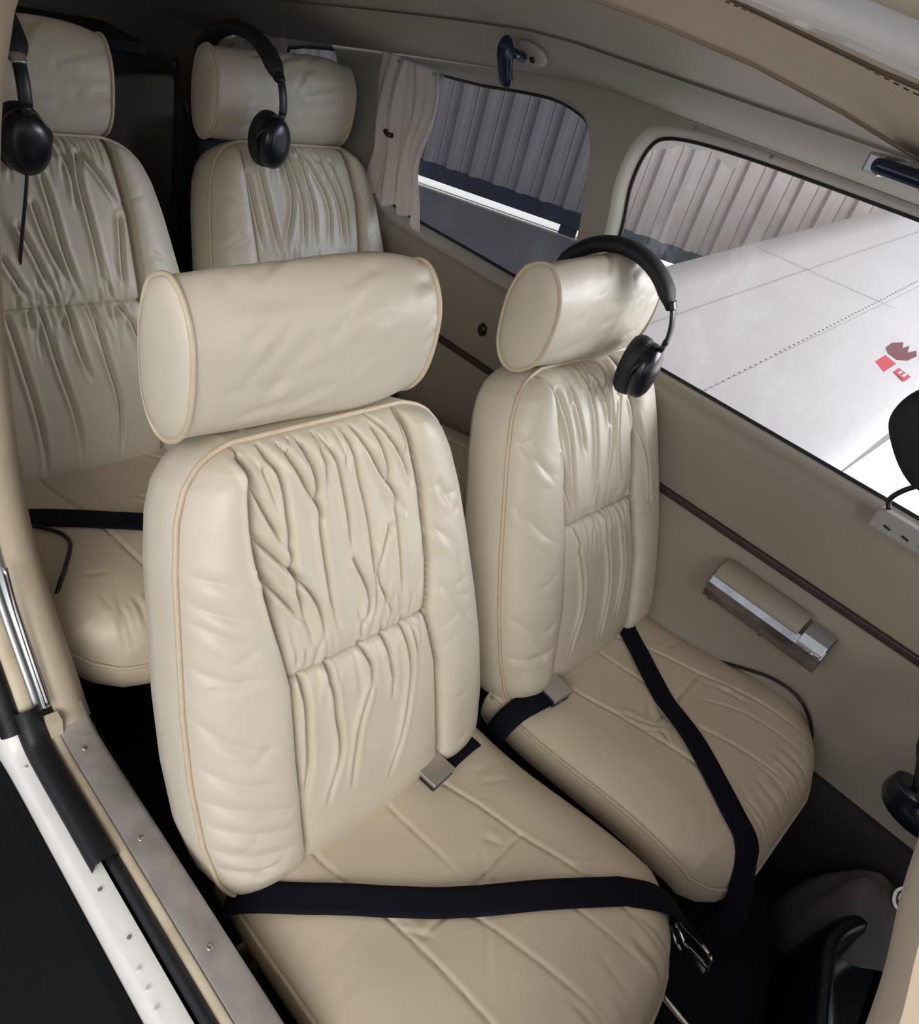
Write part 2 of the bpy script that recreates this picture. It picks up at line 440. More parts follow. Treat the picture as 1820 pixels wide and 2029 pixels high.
# shelf cover and shoulder panels behind the rear seats
pan = empty('baggage_cover', (-1.66, .2, -.3), 'dark brown arched baggage cover standing behind and between the rear seats', 'baggage cover')
arch = [(-.45, .0), (-.45, .55)] + [(-.30 + .62 * t, .70 + .28 * math.sin(t * math.pi * .5)) for t in np.linspace(0, 1, 14)] + [(.335, .98), (.335, 0)]
R1 = [(0.0, a, b) for a, b in arch]; R2 = [(-.03, a, b) for a, b in arch]
bevel(mesh('cover_panel', *loft([R1, R2]), M['rear'], pan, smooth=False), .01, 3)
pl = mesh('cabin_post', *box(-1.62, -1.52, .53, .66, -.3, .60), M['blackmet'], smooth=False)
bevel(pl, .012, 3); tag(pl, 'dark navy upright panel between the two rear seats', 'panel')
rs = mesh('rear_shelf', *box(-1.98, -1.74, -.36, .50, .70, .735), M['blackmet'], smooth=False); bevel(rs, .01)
tag(rs, 'dark shelf across the tail behind the rear seats', 'shelf')
# front: instrument panel housing keeps the nose dark
wf = mesh('wall_front', *box(.90, .96, -.30, .86, -.02, .56), M['blackmet'], smooth=False); tag(wf, kind='structure')

# ------------------------------------------------------------------ right side: door opening ring
DP = [(-.362, .085), (-.402, .14), (-.486, .25), (-.527, .363), (-.533, .472), (-.520, .66), (-.474, .83), (-.428, .919), (-.378, .98), (-.25, 1.06), (-.08, 1.10), (.08, 1.110), (.20, 1.102), (.29, 1.094),
      (.345, 1.084), (.375, 1.050), (.386, 1.0), (.401, .94), (.424, .871), (.449, .808), (.495, .66), (.535, .50), (.545, .30), (.56, .16), (.55, .09), (.52, .07), (.40, .07), (.2, .07), (0, .07), (-.2, .07), (-.32, .07)]
DO = [tuple(p) for p in spline(DP, 6, True)]
def band(name, sec, material, parent=None, sel=None):
    """sec: list of (outward offset, y); swept round the door opening; sel(x,z) keeps a stretch"""
    polys = [offset_poly(DO, o) for o, y in sec]
    N = len(DO); k = len(sec); V = []; F = []
    for i in range(N):
        for j in range(k): V.append((polys[j][i][0], sec[j][1], polys[j][i][1]))
    for i in range(N):
        a, b = i, (i + 1) % N
        if sel and not (sel(*DO[a]) and sel(*DO[b])): continue
        for j in range(k - 1): F.append((a * k + j, a * k + j + 1, b * k + j + 1, b * k + j))
    used = sorted({i for f in F for i in f}); mp = {u: n for n, u in enumerate(used)}
    V = [V[u] for u in used]; F = [tuple(mp[i] for i in f) for f in F]
    return mesh(name, V, F, material, parent)
is_sill = lambda x, z: z < .105 and x < .56
not_sill = lambda x, z: z >= .08
is_head = lambda x, z: z > 1.0 and x > -.4
fr = band('door_1', [(.06, -.262), (.02, -.266), (.004, -.274), (-.004, -.284), (-.006, -.296), (-.003, -.307), (.004, -.314)], M['trim'], sel=not_sill); tag(fr, kind='structure')
band('door_sill_plate', [(.05, -.272), (.008, -.272), (.0, -.275), (-.001, -.280), (-.001, -.314), (.001, -.3165)], M['sill'], fr, is_sill)
band('door_frame_channel', [(.003, -.314), (.0, -.318), (.001, -.324), (.004, -.3255), (.001, -.328), (.0, -.334), (.004, -.337)], M['silver'], fr, lambda x, z: z > .10 and x < .2)
band('header_moulding', [(.0, -.302), (-.002, -.3045), (.0, -.307)], M['chrome'], fr, is_head)
band('header_rail', [(.0, -.307), (-.005, -.312), (-.008, -.322), (-.004, -.332), (.004, -.338)], M['skin'], fr, lambda x, z: z > 1.0 and x > -.05)
band('cream_flange', [(.003, -.3165), (.001, -.319), (.001, -.327), (.004, -.330)], M['creampaint'], fr, is_sill)
band('painted_flange', [(.003, -.337), (.001, -.340), (.002, -.352), (.006, -.356)], M['creampaint'], fr, lambda x, z: z > .09 and x < .34)
seal = band('door_seal', [(.010, -.328), (.002, -.330), (-.002, -.334), (-.002, -.340), (.002, -.344), (.006, -.346)], M['rubber'], fr, is_sill)
band('door_seal', [(.010, -.329), (-.004, -.331), (-.010, -.338), (-.011, -.350), (-.008, -.360), (.008, -.365)], M['rubber'], fr, lambda x, z: z < .125 and x < -.13)
band('door_seal', [(.010, -.354), (.003, -.356), (-.002, -.362), (-.002, -.374), (.004, -.381), (.012, -.384)], M['rubber'], fr, lambda x, z: z > .09 and x < -.3)
# right wall (inner trim + white outer skin round the opening)
wr_in = plate_with_holes('wall_right', resample_edge((-2.0, -.34), (.95, -.34), 6) + resample_edge((.95, -.34), (.95, 1.12), 4) + resample_edge((.95, 1.12), (-.4, 1.12), 4) + [(-.4, 1.12), (-1.0, 1.03), (-2.0, .85)],
                         [offset_poly(DO, .058)], lambda z: -.262, M['trim'])
tag(wr_in, kind='structure')
sk = band('wall_right_outer_skin', [(.006, -.350), (.006, -.357), (.008, -.374), (.012, -.380), (.020, -.386), (.05, -.390), (.35, -.392)], M['skin'], sel=lambda x, z: not (x > .33 and z > .12)); tag(sk, kind='structure')
# screws on the sill, rivets on the skin
for x, y in ((-.313, -.2995), (-.144, -.299), (.03, -.298), (.20, -.297)):
    s_ = mesh('screw', *merge(disc_dome((x, y, .0708), (0, 0, 1), .0042, .0022, 14)), M['chrome'], fr)
for x, y in ((0.0, -.305), (.053, -.3)):
    mesh('scuff', *disc_dome((x, y, .0706), (0, 0, 1), .0045 if x < .02 else .008, .0004, 14), M['stainmetal'], fr)
for i, (x, y) in enumerate(((-.114, -.366), (-.04, -.364), (.0, -.372), (.025, -.374), (-.33, -.372), (-.36, -.378), (.05, -.376))):
    mesh('rivet', *disc_dome((x, y, .0655), (0, 0, 1), .0028, .0014, 12), M['rivet'] if i < 2 else M['skin'], sk)
# chrome retaining rod at the foot of the aft post
rod = [(-.372, -.3215, .118), (-.40, -.322, .158), (-.43, -.322, .20), (-.458, -.322, .245), (-.478, -.322, .30)]
mesh('retaining_rod', *tube(spline(rod, 6), .0035, 10), M['chrome'], fr)
mesh('rod_clip', *box(-.366, -.348, -.330, -.313, .076, .108), M['creampaint'], fr, smooth=False)

# ------------------------------------------------------------------ seats
CR1 = [
[(-0.125, 0.603), (-0.135, 0.541), (-0.137, 0.473), (-0.128, 0.393), (-0.115, 0.336)],
[(-0.099, 0.609), (-0.085, 0.565), (-0.085, 0.502), (-0.086, 0.429), (-0.071, 0.323)],
[(-0.046, 0.61), (-0.037, 0.565), (-0.041, 0.488), (-0.037, 0.371), (-0.029, 0.336)],
[(0.023, 0.608), (0.028, 0.545), (0.035, 0.494), (0.037, 0.431), (0.036, 0.316)],
[(-0.074, 0.61), (-0.053, 0.553), (-0.03, 0.492)],
[(-0.014, 0.609), (-0.001, 0.56), (0.004, 0.503), (0.005, 0.437)],
[(0.068, 0.609), (0.08, 0.547), (0.086, 0.479), (0.087, 0.393), (0.085, 0.316)],
[(-0.135, 0.608), (-0.113, 0.537), (-0.087, 0.469)],
[(0.038, 0.608), (0.066, 0.543), (0.109, 0.464)],
[(0.074, 0.618), (0.108, 0.555), (0.125, 0.506)],
[(-0.134, 0.511), (-0.096, 0.458), (-0.059, 0.394), (-0.053, 0.319)],
[(-0.138, 0.466), (-0.103, 0.412), (-0.079, 0.365)],
[(0.005, 0.437), (0.024, 0.369), (-0.0, 0.319)],
[(0.071, 0.461), (0.045, 0.4), (0.065, 0.32)],
[(0.003, 0.31), (0.015, 0.25), (-0.018, 0.173), (-0.039, 0.077)],
[(0.084, 0.308), (0.089, 0.214), (0.06, 0.11), (0.028, 0.053)],
[(-0.054, 0.308), (-0.052, 0.226), (-0.052, 0.157), (-0.085, 0.072)],
[(-0.096, 0.304), (-0.096, 0.249), (-0.102, 0.17), (-0.117, 0.094)],
[(0.045, 0.308), (0.054, 0.257), (0.052, 0.188)],
[(-0.239, 0.494), (-0.202, 0.477), (-0.161, 0.455)],
[(-0.244, 0.468), (-0.198, 0.433), (-0.155, 0.408)],
[(-0.246, 0.437), (-0.213, 0.419), (-0.155, 0.362)],
[(-0.25, 0.386), (-0.206, 0.348), (-0.147, 0.322)],
[(-0.249, 0.237), (-0.204, 0.193), (-0.118, 0.146)],
[(-0.251, 0.185), (-0.204, 0.152), (-0.123, 0.111)],
[(-0.251, 0.145), (-0.196, 0.109), (-0.128, 0.079)],
[(-0.251, 0.104), (-0.194, 0.07), (-0.14, 0.056)],
[(-0.253, 0.072), (-0.198, 0.046), (-0.158, 0.043)],
[(0.163, 0.504), (0.191, 0.456)],
[(0.152, 0.435), (0.197, 0.388), (0.205, 0.342)],
[(0.155, 0.343), (0.201, 0.281), (0.235, 0.24)],
[(-0.245, 0.308), (-0.208, 0.257), (-0.148, 0.214)],
]
CR2 = [
[(-0.122, 0.583), (-0.092, 0.496), (-0.083, 0.379), (-0.077, 0.332)],
[(-0.046, 0.598), (-0.021, 0.533), (-0.015, 0.445), (-0.024, 0.362), (-0.045, 0.333)],
[(0.018, 0.606), (0.039, 0.498), (0.019, 0.361), (0.023, 0.333)],
[(0.071, 0.564), (0.059, 0.444), (0.086, 0.358)],
[(-0.088, 0.585), (-0.065, 0.522), (-0.047, 0.452)],
[(-0.02, 0.605), (0.015, 0.544), (0.031, 0.484)],
[(-0.125, 0.489), (-0.106, 0.409), (-0.086, 0.335)],
[(-0.077, 0.317), (-0.05, 0.164), (-0.091, 0.046)],
[(0.015, 0.325), (0.039, 0.164), (0.016, 0.032)],
[(0.069, 0.32), (0.096, 0.177), (0.073, 0.056)],
[(-0.233, 0.563), (-0.196, 0.487), (-0.147, 0.42)],
[(-0.24, 0.427), (-0.198, 0.359), (-0.14, 0.302)],
[(-0.244, 0.19), (-0.187, 0.145), (-0.14, 0.157)],
[(-0.246, 0.108), (-0.195, 0.095), (-0.14, 0.103)],
[(0.103, 0.539), (0.153, 0.406), (0.178, 0.289)],
]
CR3 = [
[(0.013, 0.547), (0.018, 0.489), (0.022, 0.42), (0.031, 0.36), (0.041, 0.321)],
[(0.082, 0.585), (0.077, 0.534), (0.08, 0.474), (0.083, 0.396), (0.078, 0.324)],
[(0.087, 0.59), (0.116, 0.55), (0.144, 0.495)],
[(-0.046, 0.463), (-0.028, 0.401), (-0.014, 0.332)],
[(-0.084, 0.409), (-0.067, 0.361), (-0.051, 0.328)],
[(0.057, 0.586), (0.066, 0.544), (0.062, 0.484)],
[(-0.013, 0.501), (-0.003, 0.432), (0.017, 0.36)],
[(0.141, 0.474), (0.13, 0.4), (0.12, 0.324)],
[(-0.099, 0.311), (-0.093, 0.223), (-0.087, 0.097), (-0.095, -0.002)],
[(-0.041, 0.319), (-0.033, 0.215), (-0.02, 0.104), (-0.027, 0.001)],
[(0.05, 0.32), (0.06, 0.202), (0.068, 0.118), (0.047, -0.001)],
[(0.103, 0.315), (0.125, 0.274), (0.139, 0.211)],
[(0.008, 0.319), (0.011, 0.248), (0.023, 0.167)],
]
CR4 = [
[(-0.103, 0.565), (-0.096, 0.504), (-0.081, 0.381)],
[(-0.043, 0.593), (-0.03, 0.494), (-0.067, 0.386)],
[(0.018, 0.591), (0.07, 0.494), (0.063, 0.387)],
[(0.053, 0.59), (0.1, 0.495), (0.109, 0.385)],
[(-0.029, 0.594), (-0.002, 0.494), (-0.013, 0.389)],
[(-0.132, 0.554), (-0.127, 0.473), (-0.12, 0.388)],
[(-0.003, 0.59), (0.026, 0.494), (0.019, 0.394)],
[(0.089, 0.583), (0.123, 0.495), (0.126, 0.39)],
]

SEAM1 = dict(L=[(-0.02,-0.125),(0.176,-0.120),(0.294,-0.113),(0.411,-0.127),(0.51,-0.139),(0.62,-0.128)],
             R=[(-0.02,0.145),(0.209,0.149),(0.301,0.134),(0.386,0.144),(0.5,0.141),(0.62,0.123)], mid=.302)
SEAM2 = dict(L=[(-0.02,-0.150),(0.05,-0.14),(0.164,-0.114),(0.318,-0.111),(0.419,-0.116),(0.552,-0.130),(0.62,-0.148)],
             R=[(-0.02,0.135),(0.179,0.150),(0.33,0.124),(0.41,0.127),(0.515,0.120),(0.62,0.075)], mid=.325)
SEAM3 = dict(L=[(-0.02,-0.145),(0.2,-0.149),(0.314,-0.15),(0.474,-0.155),(0.62,-0.146)],
             R=[(-0.02,0.145),(0.209,0.149),(0.314,0.154),(0.474,0.158),(0.62,0.146)], mid=.318)
SEAM4 = dict(L=[(-0.02,-0.135),(0.378,-0.138),(0.468,-0.140),(0.575,-0.142),(0.62,-0.14)],
             R=[(-0.02,0.145),(0.401,0.159),(0.496,0.163),(0.597,0.144),(0.62,0.14)], mid=.318)

def crease_sum(U, S, creases):
    """creases: (points, depth, width, fan) -> height; also returns the sharp-line mask"""
    H = np.zeros_like(U)
    for pts, dep, wd, lip in creases:
        P = np.array(pts, float)
        seg = np.linalg.norm(P[1:] - P[:-1], axis=1); L = seg.sum(); acc = 0
        best = np.full(U.shape, 9.0); tt = np.zeros_like(U); sd = np.zeros_like(U)
        x0, y0 = P.min(0) - wd * 7; x1, y1 = P.max(0) + wd * 7
        box_ = (U > x0) & (U < x1) & (S > y0) & (S < y1)
        if not box_.any(): continue
        u = U[box_]; s = S[box_]; b_ = np.full(u.shape, 9.0); t_ = np.zeros(u.shape); g_ = np.zeros(u.shape)
        for i in range(len(seg)):
            d = P[i + 1] - P[i]; l2 = d @ d
            q = np.clip(((u - P[i][0]) * d[0] + (s - P[i][1]) * d[1]) / l2, 0, 1)
            dx = u - P[i][0] - q * d[0]; dy = s - P[i][1] - q * d[1]; ds = np.hypot(dx, dy)
            sgn = np.sign(dx * d[1] - dy * d[0])
            mk = ds < b_
            b_[mk] = ds[mk]; t_[mk] = (acc + q[mk] * seg[i]) / L; g_[mk] = sgn[mk]
            acc += seg[i]
        tp = np.clip((1 - t_) * 3.0, 0, 1) * np.clip(t_ * 14 + .35, 0, 1)
        h = -dep * tp * np.exp(-(b_ / wd) ** 1.15)
        h += lip * dep * tp * np.exp(-((b_ - wd * 2.6) / (wd * 1.5)) ** 2) * np.where(g_ > 0, 1.0, .35)
        H[box_] += h
    return H

def smoothstep(a, b, x):
    t = np.clip((x - a) / (b - a), 0, 1); return t * t * (3 - 2 * t)

def wave_noise(U, S, seed, f=(9, 14, 23), amp=(1, .6, .4)):
    r = np.random.RandomState(seed); H = np.zeros_like(U)
    for fi, ai in zip(f, amp):
        for _ in range(4):
            a = r.uniform(0, 6.28); p = r.uniform(0, 6.28)
            H += ai * np.sin((U * math.cos(a) + S * math.sin(a)) * fi * 6.28 * .5 + p) * .25
    return H

def set_grime(o, vals):
    at = o.data.attributes.new('seam_grime', 'FLOAT', 'POINT')
    at.data.foreach_set('value', np.array(vals, dtype=np.float32))

def ring_of(nu, nv):
    """boundary vertex ids of an nu x nv grid (row-major rows v), going round"""
    r = [(i, 0) for i in range(nu)] + [(nu - 1, j) for j in range(1, nv)] + [(i, nv - 1) for i in range(nu - 2, -1, -1)] + [(0, j) for j in range(nv - 2, 0, -1)]
    return r

def B(y, s, h):                # backrest coordinates -> seat coordinates
    return np.array([-.03 - .396 * s + .918 * h, y, .01 + .918 * s + .396 * h]) if np.isscalar(y) else \
        np.stack([-.03 - .396 * s + .918 * h, y, .01 + .918 * s + .396 * h], -1)

WP = np.array([(-.012, .222), (.0, .236), (.03, .250), (.1, .260), (.2, .260), (.30, .252), (.36, .244), (.48, .228), (.54, .215), (.575, .200), (.597, .180), (.608, .160), (.615, .135)])
def make_backrest(root, lm, seed, seam, creases, nu=250, nv=300, yc=0.012, fine=True):
    rr = random.Random(seed)
    v = np.linspace(0, 1, nv); v = 1 - (1 - v) ** 1.25
    s1 = -.012 + v * .627
    wd = np.interp(s1, WP[:, 0], WP[:, 1])
    k = np.ones(7) / 7; wd[4:-4] = np.convolve(np.pad(wd, 3, 'edge'), k, 'valid')[4:-4]
    u = np.linspace(-1, 1, nu); u = np.sign(u) * (1 - (1 - np.abs(u)) ** 1.12)
    U, S = np.meshgrid(u, s1); Yl = U * wd[:, None]; Y = Yl + yc
    pl = np.interp(S, [p[0] for p in seam['L']], [p[1] for p in seam['L']])
    pr = np.interp(S, [p[0] for p in seam['R']], [p[1] for p in seam['R']])
    e = np.minimum(1, (1 - np.abs(U)) * wd[:, None] / .045); edge = np.sqrt(np.clip(1 - (1 - e) ** 2, 0, 1))
    et = np.clip((.615 - S) / .05, 0, 1); edge_t = np.sqrt(1 - (1 - et) ** 2)
    eb = np.clip((S + .012) / .05, 0, 1); edge_b = np.sqrt(1 - (1 - eb) ** 2)
    base = .030 * edge * edge_t * edge_b * (0.85 + .25 * np.sin(np.clip(S / .6, 0, 1) * math.pi))
    mid = (pl + pr) / 2; hw = (pr - pl) / 2; q = (Y - mid) / hw
    inside = np.abs(q) < 1
    cen = np.where(inside, .013 * np.sqrt(np.clip(1 - np.abs(q) ** 2.5, 0, 1)), 0)
    bol_w = np.where(Y < mid, pl - (yc - wd[:, None]), (yc + wd[:, None]) - pr)
    dout = np.where(Y < mid, pl - Y, Y - pr)
    bq = np.clip(dout / np.maximum(bol_w, 1e-3), 0, 1)
    bol = np.where(~inside, .020 * np.sin(np.clip(bq, 0, 1) ** .55 * math.pi) ** .8, 0) * edge_b * np.clip(edge_t * 1.2, 0, 1)
    sm = S - seam['mid']
    midpuff = np.where(inside, 1 - .75 * np.exp(-(sm / .022) ** 2), 1)
    H = base + cen * midpuff * np.sqrt(np.clip((.615 - S) / .04, 0.05, 1)) + bol
    # seams
    lines = []
    for side in ('L', 'R'):
        P = [(p[1], p[0]) for p in seam[side]]
        d = np.abs(Y - (pl if side == 'L' else pr))
        H -= .009 * np.exp(-(d / .0038) ** 1.1) * np.clip(edge_t + .2, 0, 1)
        lines.append(np.exp(-(d / .0021) ** 2))
    H -= np.where(inside, .008 * np.exp(-(np.abs(sm) / .004) ** 1.2), 0)
    lines.append(np.where(inside, np.exp(-(sm / .0016) ** 2), 0))
    # gathers: traced pleats plus many short ones leaving both seams
    cs = []
    for i, c in enumerate(creases):
        c = [tuple(p) for p in spline(c, 4)]
        big = abs(c[0][0]) < .16 and len(c) >= 2
        a = max(abs(c[0][1] - c[-1][1]), .01)
        if abs(c[0][0]) > .15 or a < .09 * abs(c[0][0] - c[-1][0]) * 8 and abs(c[0][0] - c[-1][0]) > .06:
            cs.append((c, .0042, .0055, .45))
        else:
            cs.append((c, .0135, .0033, .42))
    mdl = seam['mid']
    for i in range(24):
        y0 = rr.uniform(-.118, .128); L = rr.uniform(.02, .09); dy = rr.uniform(-.015, .015)
        cs.append(([(y0, .612), (y0 + dy * .4, .612 - L * .5), (y0 + dy, .612 - L)], rr.uniform(.002, .0045), rr.uniform(.0022, .0035), .6))
    for i in range(18):
        y0 = rr.uniform(-.105, .128); L = rr.uniform(.025, .09); dy = rr.uniform(-.02, .02)
        cs.append(([(y0, mdl + .004), (y0 + dy * .4, mdl + L * .5), (y0 + dy, mdl + L)], rr.uniform(.002, .004), rr.uniform(.0022, .0035), .6))
    for i in range(18):
        y0 = rr.uniform(-.105, .128); L = rr.uniform(.025, .11); dy = rr.uniform(-.015, .015)
        cs.append(([(y0, mdl - .004), (y0 + dy * .4, mdl - L * .5), (y0 + dy, mdl - L)], rr.uniform(.002, .0042), rr.uniform(.0022, .0035), .6))
    for i in range(22):
        sd = rr.choice((-1, 1)); y0 = sd * rr.uniform(.165, .215); s0 = rr.uniform(.03, .52); a = rr.uniform(-.4, .4); L = rr.uniform(.025, .055)
        cs.append(([(y0 - sd * L * .5, s0 - a * L), (y0, s0), (y0 + sd * L * .5, s0 + a * L * .6)], rr.uniform(.0008, .0022), rr.uniform(.004, .007), .3))
    H += crease_sum(Y, S, cs) * np.clip(edge * 1.5, 0, 1)
    H += .0011 * wave_noise(Y, S, seed) * edge
    front = B(Y, S, H)                      # nv x nu x 3
    V = [tuple(p) for p in front.reshape(-1, 3)]
    F = []
    for j in range(nv - 1):
        for i in range(nu - 1): F.append((j * nu + i, j * nu + i + 1, (j + 1) * nu + i + 1, (j + 1) * nu + i))
    grime = np.clip(sum(lines), 0, 1).reshape(-1) * .75
    R = ring_of(nu, nv); ids = [j * nu + i for i, j in R]
    pts = np.array([(Y[j, i], S[j, i]) for i, j in R])
    T = np.roll(pts, -1, 0) - np.roll(pts, 1, 0); N2 = np.stack([T[:, 1], -T[:, 0]], -1); N2 /= np.linalg.norm(N2, axis=1)[:, None] + 1e-9
    for _ in range(10): N2 = (np.roll(N2, 1, 0) + N2 + np.roll(N2, -1, 0)) / 3; N2 /= np.linalg.norm(N2, axis=1)[:, None] + 1e-9
    prev = ids; n0 = len(V); M_ = len(ids)
    for off, dh in ((.0015, -.004), (.004, -.010), (.007, -.025), (.008, -.055), (.004, -.085), (-.004, -.098), (-.02, -.107), (-.06, -.111)):
        cur = []
        for q_ in range(M_):
            yy, ss = pts[q_] + N2[q_] * off
            cur.append(len(V)); V.append(tuple(B(float(yy), float(ss), dh)))
        for q_ in range(M_): F.append((prev[q_], prev[(q_ + 1) % M_], cur[(q_ + 1) % M_], cur[q_]))
        prev = cur
    F.append(tuple(prev))
    o = mesh('backrest', V, F, lm, root)
    set_grime(o, list(grime) + [0] * (len(V) - len(grime)))
    # piping follows the front edge (sides and top)
    a = [q_ for q_ in range(M_)]
    path = [q_ for q_ in range(nu - 1, nu - 1 + (nv - 1) + (nu - 1) + (nv - 1) + 1)]
    P = []
    for q_ in path[::3]:
        yy, ss = pts[q_ % M_] + N2[q_ % M_] * .003; P.append(B(float(yy), float(ss), -.0015))
    mesh('backrest_piping', *tube(P, .0036, 8), M['piping'], o)
    return o

def make_headrest(root, lm, seed, dy=0.0, creases=(), dx=0.0, hs=1.0, yr=1.0, dz=0.0):
    cx, cz = -.318, .668
    prof = [(-.332, .762), (-.358, .742), (-.373, .70), (-.375, .655), (-.368, .605), (-.347, .575), (-.318, .571), (-.288, .590), (-.269, .622), (-.262, .668), (-.266, .716), (-.284, .750), (-.308, .766)]
    PR = np.array([tuple(p) for p in spline(prof, 7, True)]); K = len(PR)
    rel = (PR - np.array([cx, cz])) * hs; cx += dx; cz += dz
    ys = list(np.linspace(-.181, .168, 90)); rings = []; VV = []
    ring_y = [-.196, -.195, -.1925, -.189, -.1855] + ys + [.1725, .176, .1795, .182, .183]
    scl = [.04, .35, .70, .90, .965] + [1.0 + .05 * float(smoothstep(-.181, -.10, y)) + .10 * float(smoothstep(-.12, .12, y)) - .165 * max(0., min(1., (y - .05) / .118)) ** 2.4 for y in ys] + [.95, .88, .66, .33, .04]
    ring_y = [y * (yr if y > 0 else 1) for y in ring_y]
    per = np.cumsum(np.r_[0, np.linalg.norm(np.diff(np.vstack([PR, PR[:1]]), axis=0), axis=1)])[:-1]
    rr = random.Random(seed)
    Yg, Ag = np.meshgrid(ring_y, per, indexing='ij')
    cs = []
    tot = per[-1]
    for i in range(24):
        y0 = rr.uniform(-.15, .15); a0 = rr.uniform(tot * .60, tot * .95); L = rr.uniform(.03, .10); t = rr.uniform(.1, .9)
        cs.append(([(y0, a0), (y0 + L * .5 * math.cos(t), a0 + L * .5 * math.sin(t)), (y0 + L * math.cos(t), a0 + L * .8 * math.sin(t))], rr.uniform(.0014, .0030), rr.uniform(.0035, .007), .6))
    for c in creases: cs.append((c, .0022, .005, .6))
    H = crease_sum(Yg, Ag, cs) + .0012 * wave_noise(Yg, Ag, seed + 3)
    inner = (Yg > -.178) & (Yg < .165 * yr); H = H * inner
    for i, y in enumerate(ring_y):
        sc_ = scl[i]; r = []
        for k_ in range(K):
            d = rel[k_]; n = d / np.linalg.norm(d)
            p = d * sc_ + n * H[i, k_]
            r.append((cx + p[0], y + dy, cz + p[1]))
        rings.append(r)
    o = mesh('headrest', *loft(rings), lm, root)
    set_grime(o, [0] * len(o.data.vertices))
    for sd in (-1, 1):
        q_ = 1.012 if sd < 0 else .99
        P = [(cx + rel[k_][0] * q_, (-.1835 if sd < 0 else .1705 * yr) + dy, cz + rel[k_][1] * q_) for k_ in range(K)]
        mesh('headrest_piping', *tube(P, .0034, 8, True), M['piping'], o)
    return o

